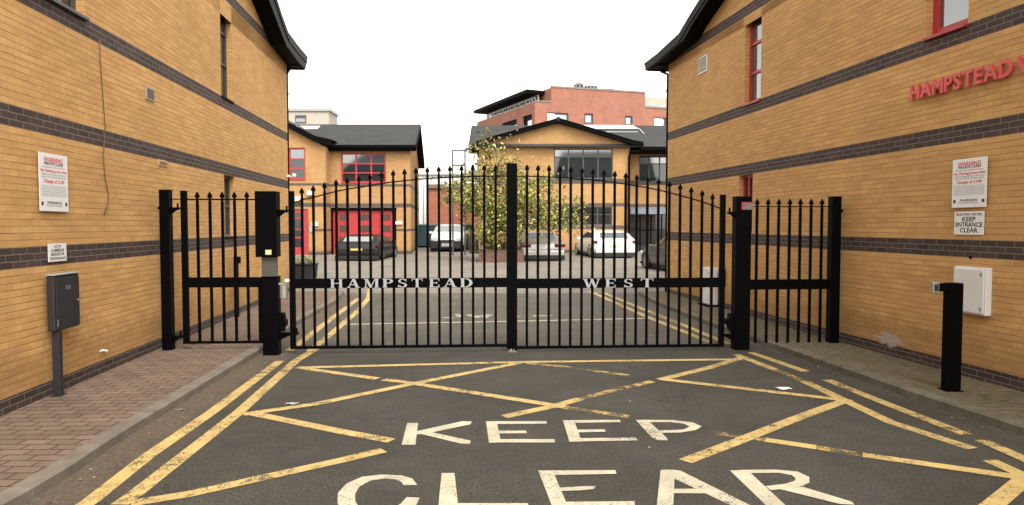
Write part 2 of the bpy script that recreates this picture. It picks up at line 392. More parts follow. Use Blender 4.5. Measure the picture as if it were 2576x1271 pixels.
lines('double_yellow_line',yl,.125,M_yel,road_o)
yl2=[[(727,883),(778,846),(807,822),(841,797),(871,775),(902,751)],[(780,883),(832,841),(866,812),(898,785),(927,751),(931,728)],
     [(1520,738),(1627,782),(1721,819),(1833,866)],[(1483,733),(1640,803),(1721,835),(1785,862)]]
lines('double_yellow_line',yl2,.125,M_yel,drive)
bx=[[(750,926),(1307,912)],[(1307,912),(1866,905)],[(750,925),(794,932),(950,954)],[(965,956),(1041,966),(1373,1018),(1420,1026)],[(612,1044),(794,1018),(1033,968),(1307,914)],
    [(1268,1049),(1396,1022),(1460,1004)],[(1660,956),(1787,925),(1868,900)],[(640,1042),(860,1087),(985,1110)],[(965,1134),(860,1159),(478,1244),(330,1268)],
    [(1724,1162),(1878,1103),(2000,1055),(2133,1006)],[(1925,1108),(2053,1127)],[(2170,1146),(2576,1204)],[(2585,1200),(2500,1271),(2480,1285)],[(1660,955),(2107,1006)]]
lines('box_junction_line',bx,.12,M_yel,road_o)
bx2=[[(1420,1026),(1581,1049)],[(1326,914),(1407,922),(1581,945)],[(1460,1004),(1527,987),(1642,960)],[(1798,1090),(1925,1108)],[(2053,1127),(2170,1146)],[(1947,930),(2027,962)]]
lines('faded_box_line',bx2,.11,M_yel2,road_o)
mb=MB();strip(mb,[road(870,817),road(1250,810),road(1625,802)],.10);mb.build('white_give_way_line',M_wht,drive,recalc=False)
fr=[[(1110,800),(1140,801)],[(1150,791),(1158,798)],[(1178,792),(1196,800)],[(1196,800),(1226,791)],[(1218,800),(1234,792)],[(1180,796),(1230,796)],[(1293,792),(1302,799)],[(1340,796),(1390,795)]]
for sg in fr:
    mb=MB();strip(mb,[road(*p) for p in sg],.11);mb.build('faded_road_lettering',M_wht2,drive,recalc=False)
def z6(X,Y): return (794.4+.3855*X,794.4+.3855*Y)
def z7(X,Y): return (1655+.5314*X,595.8+.5314*Y)
def glyph(polys,name='road_letter'):
    mb=MB();k=0
    for kind,pts in polys:
        k+=1;z=.004+.0006*k
        if kind=='p':
            mb.poly([(*ground(*p),z) for p in pts])
        else:
            o_,i_=pts
            for a in range(len(o_)-1):
                mb.poly([(*ground(*q),z) for q in (o_[a],o_[a+1],i_[a+1],i_[a])])
    return mb.build(name,M_wht,road_o,recalc=False)
Z=lambda *a:[z6(*p) for p in a]
Z7=lambda *a:[z7(*p) for p in a]
glyph([('p',Z((597,703),(668,703),(650,845),(560,845))),('p',Z((655,758),(955,692),(1018,694),(1010,712),(720,773),(655,778))),('p',Z((670,772),(745,762),(1012,820),(1005,840),(945,838)))])
glyph([('p',Z((1111,692),(1180,692),(1210,832),(1130,832))),('p',Z((1150,692),(1505,692),(1508,708),(1160,711))),('p',Z((1170,754),(1372,754),(1378,771),(1185,773))),('p',Z((1180,810),(1555,810),(1562,832),(1170,832)))])
glyph([('p',Z((1613,685),(1685,685),(1735,825),(1655,826))),('p',Z((1650,685),(1985,683),(1990,698),(1670,703))),('p',Z((1690,748),(1885,745),(1892,761),(1700,766))),('p',Z((1700,804),(2085,800),(2102,818),(1700,825)))])
glyph([('p',Z((2088,683),(2165,685),(2292,802),(2295,817),(2232,815),(2190,795))),('s',(Z((2120,683),(2330,684),(2460,700),(2518,726),(2480,750),(2380,766),(2225,768)),Z((2150,698),(2310,698),(2400,708),(2440,727),(2405,744),(2350,749),(2225,752))))])
glyph([('s',(Z((662,1108),(630,1066),(560,1046),(430,1040),(300,1055),(200,1100),(145,1160),(140,1225),(175,1280),(260,1325),(400,1345),(540,1325),(640,1270),(678,1192)),Z((572,1110),(560,1090),(525,1072),(450,1066),(355,1080),(285,1120),(257,1165),(258,1215),(280,1250),(330,1278),(410,1288),(490,1270),(555,1230),(592,1188))))])
glyph([('p',Z((822,1030),(905,1030),(928,1236),(938,1310),(795,1310),(808,1160))),('p',Z((925,1228),(1385,1228),(1400,1310),(930,1310)))])
glyph([('p',Z((1452,1013),(1545,1013),(1640,1236),(1670,1310),(1565,1310))),('p',Z((1500,1014),(1955,1012),(1962,1036),(1520,1045))),('p',Z((1570,1128),(1760,1117),(1827,1117),(1815,1136),(1740,1144),(1590,1150))),('p',Z((1620,1220),(2080,1216),(2090,1310),(1650,1310)))])
glyph([('p',[(1662,1184),(1698,1183),(1692,1310),(1648,1310)]),('p',[(1690,1183.5),(1712,1186),(1883,1271),(1955,1310),(1915,1310),(1697,1206)]),('p',[(1690,1232),(1800,1231),(1828,1243),(1690,1243)])])
glyph([('p',[(1836,1185),(1880,1184),(1974,1271),(2010,1310),(1965,1310)]),('s',([(1860,1184),(1952,1183),(2006,1188),(2036,1202),(2036,1216),(2012,1227),(1940,1235)],[(1885,1192),(1958,1191),(1992,1197),(2002,1206),(1998,1212),(1975,1219),(1925,1225)])),('p',[(1960,1232),(2020,1227),(2142,1264),(2150,1272),(2112,1270)])])
# ------------------------------------------------------------------ near buildings
def near_building(side):
    isL=side=='L'
    d=DL if isL else DR;x0=XL if isL else XR;W=LW if isL else RW
    rz=math.atan2(-d[0],d[1])
    sg=1 if isL else -1
    tf=lambda a,n,z:(sg*n,a,z)
    root=empty('brick_office_building',(x0,0,0),rz,
        'yellow brick office building with dark bands, grey cabinet on a post and grey framed windows' if isL else 'yellow brick office building with dark bands, red framed windows and red wall letters','building')
    M=M_LB if isL else M_RB;YC=17.55 if isL else 17.35;ZT=5.7;Y0=-2
    def span(us,vs,fix=None): pass
    def rect(uL,uR,vT,vB):
        um=(uL+uR)/2;ya,_=W(uL,600);yb,_=W(uR,600)
        y=sorted((ya,yb));zt=W(um,vT)[1];zb=W(um,vB)[1];return [y[0],y[1],zb,zt]
    if isL:
        w1=rect(563,591,10,253);w1[2]=1.432+41*CH+.004;w1[3]=1.432+68*CH-.004
        w2=rect(566,593,446,600);w2[2]=1.432+3*CH+.004;w2[3]=1.432+20*CH-.003
        w3=[LW(155,20)[0]-1.2,LW(214,30)[0],1.432+41*CH+.004,1.432+68*CH-.004]
    else:
        ya=RW(1873,200)[0];yb=RW(1914,200)[0]
        w1=[min(ya,yb),max(ya,yb),R0+40*CH+.004,R0+65*CH-.004]
        ya=RW(1858,480)[0];yb=RW(1893,480)[0]
        w2=[min(ya,yb),max(ya,yb),R0+3*CH+.004,R0+20*CH-.003]
        ya=RW(2328,80)[0];yb=RW(2436,40)[0]
        w3=[min(ya,yb),max(ya,yb),R0+40*CH+.004,R0+65*CH-.004]
    wm=MB(tf);wall_grid(wm,Y0,YC,-.05,ZT,[w1,w2,w3],.17)
    # gable above and the remaining sides
    bot=[(18.05,5.95),(17.3,5.95),(16.0,6.03),(15.45,6.22),(14.6,6.54),(7,9.3),(-.6,6.54),(-1.5,6.05),(-2.6,5.95)] if isL else [(17.95,5.86),(17.0,5.88),(15.5,5.99),(15.1,6.18),(14.3,6.44),(7,9.0),(-.6,6.40),(-1.5,6.0),(-2.6,5.88)]
    top=[(18.4,6.34),(17.2,6.34),(16.2,6.38),(15.6,6.6),(15.1,6.84),(7,9.75),(-1.1,6.84),(-1.6,6.5),(-2.9,6.34)] if isL else [(18.15,6.06),(17.2,6.08),(15.8,6.19),(15.2,6.42),(14.6,6.62),(7,9.32),(-1.1,6.62),(-1.6,6.3),(-2.9,6.1)]
    g=[(YC,ZT),(YC,bot[1][1]+.03)]+[(a,z+.02) for a,z in bot[2:7]]+[(Y0,6.0),(Y0,ZT)]
    for i in range(1,len(g)-2):   # fan of strips down to ZT
        a,b=g[i],g[i+1];wm.poly([(a[0],0,ZT),(b[0],0,ZT),(b[0],0,b[1]),(a[0],0,a[1])])
    D=-9.0
    wm.poly([(YC,0,-.05),(YC,D,-.05),(YC,D,6.1),(YC,0,6.0)]);wm.poly([(Y0,0,-.05),(Y0,D,-.05),(Y0,D,6.1),(Y0,0,6.1)]);wm.poly([(Y0,D,-.05),(YC,D,-.05),(YC,D,6.1),(Y0,D,6.1)])
    wall=wm.build('wall',M,root,recalc=False)
    # roof: slab, verge board, soffit
    n0=.37
    rf=MB(tf);fn=lambda p,dd:(p[0],dd,p[1])
    th=.11
    rf.prism(top+[(a,z-th) for a,z in reversed(top)],fn,n0-.035,D);roof=rf.build('roof',M_slate,root)
    vb=MB(tf);tl=[(a,z+.02) for a,z in top]
    vb.prism(tl+list(reversed(bot)),fn,n0,n0-.03)
    vb.build('verge_board',M_blackg,roof)
    bd=MB(tf);md_=[(a,z-.17) for a,z in top[:6]];bd.tube([(a,n0+.012,z) for a,z in md_],.012,6);bd.build('highlight_strip',M_charc,roof)  # added bead standing in for the highlight line along the verge board
    so=MB(tf)
    for a,b in zip(bot,bot[1:]):
        so.poly([(a[0],n0-.03,a[1]+.02),(b[0],n0-.03,b[1]+.02),(b[0],.001,b[1]+.02),(a[0],.001,a[1]+.02)])
    so.build('soffit',M_soffit,roof,recalc=False)
    bb=MB(tf);bb.box(bot[0][0]-.03,bot[0][0],D,n0-.032,bot[0][1]-.02,top[0][1]-.13);bb.poly([(bot[0][0]-.03,D,bot[0][1]),(bot[0][0]-.03,n0-.04,bot[0][1]),(YC,n0-.04,bot[0][1]),(YC,D,bot[0][1])])
    bb.build('fascia',M_soffit,roof)
    gt=MB(tf);gx=bot[0][0]+.06;gt.tube([(gx,n0-.02,bot[0][1]+.06),(gx,D,bot[0][1]+.02)],.055,10);gt.build('gutter',M_blackg,roof,smooth=True)
    dp=MB(tf);px,pn=YC+.06,-.02
    dp.tube([(gx,pn-.05,bot[0][1]),(px,pn,bot[0][1]-.22),(px,pn,.09)],.043,10)
    for z in (.9,2.3,3.75,5.2): dp.tube([(px,pn,z),(px,pn,z+.06)],.055,10)
    dp.build('downpipe',M_blackg,root,smooth=True)
    if isL:
        fm=M_greyf
        z0,z1=w1[2],w1[3];window(root,tf,*w1,fm,M_glass,trans=(z0+(z1-z0)*.36,z0+(z1-z0)*.68),sill=(.03,M_black),label='tall narrow grey framed window')
        z0,z1=w2[2],w2[3];window(root,tf,*w2,fm,M_glass,trans=(z0+(z1-z0)*.5,),sill=(.03,M_black))
        window(root,tf,*w3,fm,M_glass,mull=((w3[0]+w3[1])/2,),trans=(w3[2]+.6,),sill=(.05,M_greyf))
    else:
        z0,z1=w1[2],w1[3];window(root,tf,*w1,M_red,M_glass2,trans=(z0+(z1-z0)*.34,z0+(z1-z0)*.67),fw=.065,sill=(.035,M_red),label='tall narrow red framed window')
        window(root,tf,*w2,M_red,M_glass,mull=((w2[0]+w2[1])/2+.05,),sill=(.03,M_red))
        window(root,tf,*w3,M_red,M_glass2,fw=.10,sill=(.05,M_red))
    def plate(name,uL,uR,vT,vB,th,m,slats,rim):
        a=rect(uL,uR,vT,vB);b=MB(tf);b.box(a[0],a[1],.0,th,a[2],a[3]);o=b.build(name,m,root,bev=.004)
        s=MB(tf);h=(a[3]-a[2]-.05)/slats
        for i in range(slats): s.box(a[0]+.03,a[1]-.03,th,th+.006,a[2]+.025+i*h+h*.35,a[2]+.025+i*h+h*.9)
        s.build('louvre',rim,o)
        return o
    if isL:
        plate('air_vent',373,394,224,257,.015,dirty('buff_vent_plastic',(.36,.30,.22),.7,.1),6,mat('vent_shadow_slots',(.16,.13,.10),.8))
        plate('air_vent',401,424,404,420,.012,dirty('ochre_vent_plastic',(.46,.33,.17),.7,.1),4,mat('ochre_slots',(.30,.21,.11),.8))
    else:
        plate('air_vent',1755,1775,144,186,.02,M_white,7,dirty('vent_grille_brown',(.16,.13,.10),.7,.2))
        # efflorescence on the brickwork
        me=mat('lime_bloom',(.62,.56,.5),.9);tt=NT(me);oo=tt.obj();x,y,z=tt.sep(oo)
        a=rect(2195,2295,828,884);cy=(a[0]+a[1])/2;cz=(a[2]+a[3])/2
        dx=tt.math('DIVIDE',tt.math('SUBTRACT',y,cy),(a[1]-a[0])/2);dz=tt.math('DIVIDE',tt.math('SUBTRACT',z,cz),(a[3]-a[2])/2)
        rr=tt.math('ADD',tt.math('MULTIPLY',dx,dx),tt.math('MULTIPLY',dz,dz))
        f=tt.math('SUBTRACT',tt.math('MULTIPLY_ADD',tt.noise(tt.comb(tt.math('MULTIPLY',x,9),tt.math('MULTIPLY',y,9),tt.math('MULTIPLY',z,15)),1.0,5,.75),2.4,-.40),rr);tt.l(tt.ramp(f,.30,.55,(0,0,0),(.34,.34,.34)),tt.b.inputs['Alpha'])
        MB(tf).box(a[0],a[1],.0005,.002,a[2],a[3]).build('lime_stain',me,wall)
    return root,tf,rect,rz
LBD,LTF,LRECT,LRZ=near_building('L')
RBD,RTF,RRECT,RRZ=near_building('R')
def wall_thing(name,side,y,z,label,cat,group=None):
    """an empty standing on the wall at (y,z); children use local a (along, to the right as read), n (out), z"""
    d=DL if side=='L' else DR;x0=XL if side=='L' else XR
    x=x0+d[0]*y;yy=d[1]*y
    # local +x = reading direction for a viewer facing the wall, local -y = out of wall
    ang=(LRZ+math.pi/2) if side=='L' else (RRZ-math.pi/2)
    return empty(name,(x,yy,z),ang,label,cat,group)
def WT(a,n,z): return (a,-n,z)
# red letters on the right-hand wall
ya=RW(2291,235,.06)[0];yb=RW(2546,172,.06)[0];zb=RW(2400,222,.06)[1]
zt=RW(2296,221,.06)[1];zb=RW(2296,249,.06)[1];hh=RW(2538,152,.06)[1]-RW(2538,193,.06)[1];zb=RW(2538,193,.06)[1]*.5+zb*.5
yl_=ya
hh_z=zb;t_=wall_thing('wall_lettering','R',ya,zb,'raised red letters reading HAMPSTEAD W on the upper brick wall beside the red framed window','sign')
wd=abs(ya-yb);word='HAMPSTEAD';hs=hh/.70
def measure(body,size):
    cu=bpy.data.curves.new('t','FONT');cu.body=body;cu.size=size;ob=bpy.data.objects.new('t',cu);me=bpy.data.meshes.new_from_object(ob)
    xs=[v.co.x for v in me.vertices];r=(min(xs),max(xs));bpy.data.objects.remove(ob);bpy.data.curves.remove(cu);bpy.data.meshes.remove(me);return r
ws=[measure(c,hs) for c in word];tot=sum(b-a for a,b in ws);gap=(wd-tot*1.0)/8
scx=1.0
if gap<.02: scx=(wd-8*.02)/tot;gap=.02
xx=0
for c,(a,b) in list(zip(word,ws))+[('W',measure('W',hs))]:
    if c=='W':xx+=.035
    m_=MB(WT);text_mb(m_,c,xx-a*scx,0,hs,lambda p,q,dd:(p,.050+dd,q),'LEFT',.018,.007,sx=scx);m_.build('letter',M_redlet,t_,recalc=False)
    xx+=(b-a)*scx+gap
# next word continues out of frame
for c in 'EST':
    a,b=measure(c,hs);m_=MB(WT);text_mb(m_,c,xx-a*scx,0,hs,lambda p,q,dd:(p,.050+dd,q),'LEFT',.018,.007,sx=scx);m_.build('letter',M_redlet,t_,recalc=False);xx+=(b-a)*scx+gap
# signs
def sign(side,name,uL,uR,vT,vB,label,rows,thick=.006,off=.016,group=None):
    W=LW if side=='L' else RW
    um=(uL+uR)/2;y0=W(uL,vT,off)[0];y1=W(uR,vT,off)[0];zt=W(um,vT,off)[1];zb=W(um,vB,off)[1]
    r=wall_thing(name,side,y0,zb,label,'sign',group)   # y0 = left edge as seen
    w=abs(y1-y0);h=zt-zb
    MB(WT).box(0,w,off-thick,off,0,h).build('sign_panel',M_signw,r,bev=.002)
    for a in (w*.12,w*.88):
        for z in (h*.1,h*.9): MB(WT).tube([(a,0,z),(a,off-thick,z)],.008,6).build('fixing',M_metal,r)
    for (txt,zc,sz,mt,fw) in rows:
        m_=MB(WT)
        if txt is None:
            a,b=fw;m_.box(w*a,w*b,off,off+.001,h*(zc-sz/2),h*(zc+sz/2)).build('emblem',mt,r)
        else:
            text_mb(m_,txt,w/2,h*(zc)-h*sz*.35,h*sz*1.12,lambda p,q,dd:(p,off+.0012,q),'CENTER',0,h*sz*.028,width=None if fw is None else w*fw);m_.build('sign_text',mt,r,recalc=False)
    return r
def warn_rows():
    r=[('WARNING',.885,.11,M_inkr,.66),('PRIVATE LAND',.82,.06,M_inkk,.66),('Parking permitted for authorised vehicles only',.765,.035,M_inkp,.8),
     ('No Parking at any time',.70,.065,M_inkr,.9),('Vehicles parked without permission',.64,.04,M_inkg,.86),('agree to be bound by these terms',.595,.04,M_inkg,.84),
     ('Charge of £100',.52,.075,M_inkr,.72)]
    for i in range(6): r.append(('By entering this site you accept the conditions shown here in full',.44-.034*i,.026,M_inkg,.86))
    r+=[(None,.13,.065,M_inkk,(.05,.12)),(None,.13,.065,M_inkk,(.88,.95)),('PARKING',.15,.05,M_inkk,.5),('CONTROL',.10,.05,M_inkg,.56)]
    return r
sign('L','warning_sign',97,169,388,532,'large white parking warning sign with red text, above the charcoal cabinet on the post',warn_rows(),off=.03)
sign('R','warning_sign',2397,2484,398,522,'large white parking warning sign with red text, above the keep entrance clear notice',warn_rows(),off=.03)
sign('L','notice_plate',121,167,613,658,'small square white notice on the dark brick band above the charcoal cabinet',[('CCTV',.83,.2,M_inkk,.4),('CAMERAS',.62,.2,M_inkk,.7),('MONITOR',.40,.2,M_inkk,.72),('THIS ENTRANCE',.17,.18,M_inkk,.88)])
sign('R','notice_plate',2401,2476,532,591,'white notice reading keep entrance clear, below the large warning sign',[('ELECTRIC GATES',.87,.12,M_inkk,.85),('KEEP',.66,.24,M_inkk,.45),('ENTRANCE',.43,.24,M_inkk,.9),('CLEAR',.19,.24,M_inkk,.6)])
# hanging cable on left wall
r=wall_thing('hanging_cable','L',LW(255,300)[0],1.9,'thin brown cable hanging loose down the left brick wall','cable')
pts=[(247,100),(250,160),(256,240),(262,320),(260,360),(257,385),(259,420),(262,452),(267,472),(271,495),(268,515),(259,542)]
y00,_=LW(255,300);m_=MB(WT);m_.tube([(LW(u,v)[0]-y00,.012,LW(u,v)[1]-1.9) for u,v in pts],.006,6);m_.build('cable',dirty('brown_cable',(.16,.075,.03),.7,.2),r,smooth=True)
# charcoal cabinet on a post
a=LRECT(121,201,689,826)
yc=LW(160,760,.1)[0];yb0=LW(139,700,.135)[0];yb1=LW(201,700,.135)[0];zb=LW(165,829,.135)[1];zt=LW(165,691,.135)[1]
r=wall_thing('post_cabinet','L',(yb0+yb1)/2,0,'charcoal grey electrical cabinet on a square post beside the left brick wall','cabinet')
hw=abs(yb1-yb0)/2
m_=MB(WT);m_.box(-hw,hw,.045,.122,zb,zt);bx_=m_.build('cabinet_body',M_charc,r,bev=.012)
m_=MB(WT);m_.box(-hw+.015,hw-.015,.124,.135,zb+.015,zt-.03);m_.build('cabinet_door',M_charc,r,bev=.006)
m_=MB(WT);m_.prism([(-hw-.008,zt+.001),(hw+.008,zt+.001),(hw+.008,zt+.012),(-hw-.008,zt+.012)],lambda p,dd:(p[0],dd,p[1]),.04,.14);m_.build('cabinet_lid',M_grey,r,bev=.004)
m_=MB(WT);zl=(zb+zt)/2;m_.tube([(hw-.05,.134,zl),(hw-.05,.142,zl)],.012,10);m_.box(-hw+.02,-hw+.028,.1355,.140,zb+.05,zb+.12);m_.build('lock',M_metal,r)
m_=MB(WT);m_.box(-.05,.05,.1352,.1362,zt-.16,zt-.11);m_.build('faded_label',dirty('faded_label',(.09,.09,.085),.6,.2),r)
pu=LW(146,940,.09)[0]-(yb0+yb1)/2
m_=MB(WT);m_.box(pu-.035,pu+.035,.055,.125,PV,zb-.001);m_.build('post',M_charc,r,bev=.006)
m_=MB(WT);m_.box(pu-.06,pu+.06,.035,.145,PV,PV+.008);m_.build('base_plate',M_charc,r)
# pipe stub low on left wall
y_,z_=LW(256,882);r=wall_thing('overflow_pipe','L',y_,z_,'short white overflow pipe sticking out low on the left brick wall','pipe')
m_=MB(WT);m_.tube([(0,0,0),(0,.05,0),(.0,.065,-.012)],.011,8);m_.box(-.05,.05,0,.01,-.01,.01);m_.build('pipe',M_white,r)
# white meter cabinet, right wall
def wallbox(name,side,uL,uR,vT,vB,dep,label,cat,kind=0):
    W=LW if side=='L' else RW
    um=(uL+uR)/2;y0=W(uL,vB,dep)[0];y1=W(uR,vB,dep)[0];zt=W(um,vT,dep)[1];zb=W(um,vB,dep)[1]
    r=wall_thing(name,side,y0,zb,label,cat);w=abs(y1-y0);h=zt-zb
    MB(WT).box(0,w,0,dep-.02,0,h).build('cabinet_body',M_white,r,bev=.008)
    MB(WT).box(.012,w-.012,dep-.018,dep,.02,h-.02).build('cabinet_door',M_white,r,bev=.006)
    for z in (.14,.86): MB(WT).box(w-.055,w-.035,dep,dep+.008,h*z-.02,h*z+.02).build('hinge',M_metal,r)
    return r,w,h
wallbox('meter_cabinet','R',2394,2474,672,790,.10,'white plastic meter cabinet on the right brick wall behind the black intercom post','cabinet')
r_,w_,h_=wallbox('gas_meter_box','R',1761,1783,673,765,.20,'white box low on the brick wall, seen behind the right gate leaf','cabinet')
MB(WT).box(-.03,w_+.03,.0,.24,-.04,-.002).build('base_tray',M_black,r_)
# tap/lever bracket beside the box
y_,z_=RW(1822,695);r=wall_thing('isolator_switch','R',y_,z_,'small black and grey isolator switch on the brick wall next to the low white box','switch')
m_=MB(WT);m_.box(-.07,.07,0,.08,-.2,.14);m_.build('switch_box',M_black,r,bev=.01);m_=MB(WT);m_.box(-.08,-.055,.08,.12,-.17,.1);m_.box(-.08,.07,.08,.11,-.2,-.17);m_.build('lever',M_metal,r)
m_=MB(WT);m_.tube([(0,.04,-.2),(.01,.04,-.45),(.0,.04,z_*-1+.12)],.018,8);m_.build('conduit',M_black,r)
# hole under band, right
y_,z_=RW(2443,648);r=wall_thing('wall_bolt','R',y_,z_,'tiny dark bolt in the brick just above the white meter cabinet','bolt')
MB(WT).tube([(0,-.01,0),(0,.02,0)],.014,8).build('bolt_head',M_black,r)
# cctv camera on left corner
y_,z_=LW(723,443);r=wall_thing('security_camera','L',y_,z_,'small white security camera on the far corner of the left building','camera')
m_=MB(WT);m_.box(-.04,.04,0,.05,-.03,.03);m_.tube([(0,.05,0),(.02,.15,-.03)],.015,8);m_.build('bracket',M_white,r)
m_=MB(WT);m_.tube([(-.10,.20,.02),(.13,.12,.04)],.045,10);m_.build('camera_body',M_white,r,smooth=False)
# ------------------------------------------------------------------ intercom post right
gx,gy=ground(2394,985,PV)
r=empty('intercom_post',(gx,gy,PV),0,'short thick black intercom post on the right pavement with keypad arm facing the road','intercom')
def atl(u,v): x,z=at(u,v,gy);return x-gx,z-PV
x0=atl(2386,850)[0];x1=atl(2421,850)[0];zt=atl(2400,713)[1]
m_=MB();m_.box(x0,x1,.0,.11,0,zt);m_.build('post',M_black,r,bev=.004)
xa=atl(2364,722)[0];zl=atl(2365,734)[1]
m_=MB();m_.box(xa,x0-.001,.005,.08,zl,zt-.004);m_.build('arm',M_black,r,bev=.004)
xk=atl(2348,722)[0];m_=MB();m_.box(xk,xa-.001,.0,.05,zl-.012,zt+.012);kp=m_.build('keypad_housing',M_metal,r,bev=.006)
m_=MB();m_.box(xk+.012,xa-.014,-.006,-.0005,zl+.008,zt-.012);m_.build('keypad',M_charc,kp)
m_=MB();m_.box(x0-.02,x1+.02,-.02,.13,0,.008);m_.build('base_plate',M_black,r)
# ------------------------------------------------------------------ gates
GRZ=math.atan2(GD[1],GD[0])
def gate_thing(name,x,label,cat,group=None,z=0):
    return empty(name,(GD[0]*x,9.82+GD[1]*x,z),GRZ,label,cat,group)
def gx_(u,v=700): return G(u,v)[0]
def gz_(v,u=1288): return G(u,v)[1]
def gtf(x0,z0=0): return lambda a,n,z:(a-x0,-n,z-z0)
BW=.036
def finial(mb,x,z,s=1.0,n=0):
    """spear: collar, cross bulb, point"""
    mb.box(x-.014*s,x+.014*s,n-.012,n+.012,z-.16*s,z-.05*s)
    mb.box(x-.030*s,x+.030*s,n-.014,n+.014,z-.085*s,z-.055*s)
    k=len(mb.v);pts=[(x-.030*s,z-.055*s),(x,z),(x+.030*s,z-.055*s)]
    mb.prism(pts,lambda p,dd:(p[0],dd,p[1]),n-.010,n+.010)
def bars(root,tf,xs,ztops,zbot,zspans):
    for x,zt in zip(xs,ztops):
        b=MB(tf)
        for (a,c) in zspans(zt): b.box(x-BW/2,x+BW/2,-.014,.014,a,c)
        o=b.build('bar',M_black,root);f=MB(tf);finial(f,x,zt);f.build('finial',M_black,o)
# serif letter strokes (unit height)
def serif_letter(ch):
    q=[];th=.22;tn=.085;sf=.075
    def R_(a,b,c,d):q.append([(a,c),(b,c),(b,d),(a,d)])
    def stem(x,w=th,s=.06):
        R_(x,x+w,0,1);R_(x-s,x+w+s,0,sf);R_(x-s,x+w+s,1-sf,1)
    def D_(x0,y0,x1,y1,w):q.append([(x0,y0),(x0+w,y0),(x1+w,y1),(x1,y1)])
    def arc(cx,cy,rx,ry,a0,a1,wx,wy,n=8):
        for i in range(n):
            p=[];
            for g,k in ((a0+(a1-a0)*i/n,1),(a0+(a1-a0)*(i+1)/n,1),(a0+(a1-a0)*(i+1)/n,0),(a0+(a1-a0)*i/n,0)):
                g=math.radians(g);p.append((cx+math.cos(g)*(rx-(0 if k else wx)),cy+math.sin(g)*(ry-(0 if k else wy))))
            q.append(p)
    if ch=='H': stem(.06);stem(.72);R_(.28,.72,.46,.46+tn);w=1.0
    elif ch=='A': D_(.06,0,.42,1,tn);D_(.66,0,.36,1,th);R_(.2,.72,.28,.28+tn);R_(-.02,.24,0,sf);R_(.60,.96,0,sf);w=.95
    elif ch=='M': R_(.08,.08+tn,0,1);stem(.86);D_(.42,0,.08,1,th*.9);D_(.46,0,.80,1,tn);R_(-.02,.26,0,sf);R_(-.02,.2,1-sf,1);w=1.12
    elif ch=='P': stem(.06);arc(.36,.73,.38,.27,-90,90,.2,tn);R_(.28,.38,1-tn,1);R_(.28,.38,.46,.46+tn);w=.76
    elif ch=='S': arc(.36,.73,.32,.27,20,265,.17,tn);arc(.36,.27,.36,.27,-160,95,.2,tn);R_(.6,.66,.68,.97);R_(.03,.09,.03,.32);D_(.16,.6,.5,.36,.14);w=.76
    elif ch=='T': stem(.34);R_(0,.9,1-tn,1);R_(0,.06,.72,1);R_(.84,.9,.72,1);w=.92
    elif ch=='E': stem(.06);R_(.28,.74,1-tn,1);R_(.28,.74,0,tn);R_(.28,.58,.46,.46+tn);R_(.69,.75,.7,1);R_(.69,.75,0,.3);R_(.54,.59,.38,.62);w=.8
    elif ch=='D': stem(.06);arc(.38,.5,.5,.5,-90,90,.22,tn,10);w=.92
    elif ch=='W': D_(.30,0,.04,1,th*.85);D_(.38,0,.60,1,tn);D_(.78,0,.52,1,th*.85);D_(.86,0,1.08,1,tn);R_(-.04,.3,1-sf,1);R_(.96,1.22,1-sf,1);w=1.2
    return q,w
def gate_leaf(uh,uc,tops,label,word,us,hinge_left):
    xh=gx_(uh);root=gate_thing('driveway_gate',xh,label,'gate','double driveway gates');tf=gtf(xh)
    um=(uh+uc)/2
    zr0,zr1=G(um,724)[1],G(um,700)[1];zb0,zb1=G(um,875)[1],G(um,868)[1]
    s=1 if hinge_left else -1
    xc=gx_(uc);w=.075
    zth=G(uh,481 if hinge_left else 490)[1]
    b=MB(tf);b.box(min(xh,xh+s*w),max(xh,xh+s*w),-.03,.03,zb0,zth);b.build('hinge_stile',M_black,root,bev=.003)
    b=MB(tf);ztc=G(1287,411)[1];b.box(min(xc,xc-s*w),max(xc,xc-s*w),-.03,.03,zb0-.03,ztc);b.build('meeting_stile',M_black,root)
    lo,hi=min(xh+s*w,xc-s*w),max(xh+s*w,xc-s*w)
    b=MB(tf);b.box(lo,hi,-.028,.028,zr0,zr1);b.build('lock_rail',M_black,root)
    b=MB(tf);b.box(lo,hi,-.024,.024,zb0,zb1);b.build('bottom_rail',M_black,root)
    xs=[gx_(u) for u,_ in tops];zs=[G(u,v)[1] for u,v in tops]
    bars(root,tf,xs,zs,zb1,lambda zt:[(zb1,zr0),(zr1,zt-.14)])
    tr=MB(tf);pp=list(zip(xs,[z-.175 for z in zs]));
    e0=(xh+s*w,zs[0]-.215 if hinge_left else pp[0][1]-.03)
    if hinge_left: pp=[(xh+w,pp[0][1]-.045)]+pp+[(xc-w,pp[-1][1])]
    else: pp=[(xc+w,pp[0][1])]+pp+[(xh-w,pp[-1][1]-.045)]
    for a,c in zip(pp,pp[1:]): tr.prism([(a[0],a[1]-.008),(c[0],c[1]-.008),(c[0],c[1]+.008),(a[0],a[1]+.008)],lambda p,dd:(p[0],dd,p[1]),-.018,.018)
    tr.build('top_rail',M_black,root)
    n=len(word);hl=(zr1-zr0)*.92
    for ch,ul,ur in zip(word,us[::2],us[1::2]):
        polys,w_=serif_letter(ch);xa,xb=gx_(ul),gx_(ur);sc=(xb-xa)/w_
        m_=MB(tf)
        for i,p in enumerate(polys):
            m_.prism([(xa+a*sc,zr0+.006+c*hl) for a,c in p],lambda p,dd:(p[0],dd,p[1]),.0285,.0325+.0002*i)
        m_.build('letter',M_letter,root)
    return root,tf
Lt=[(762,472),(790.5,466),(819,458),(848,451),(876,445),(905,441),(933,436),(962,431),(991,427),(1019.5,424),(1048,421),(1076.5,419),(1105,417),(1133,415.5),(1162,414.5),(1190,413.5),(1218.5,413),(1247,412.5)]
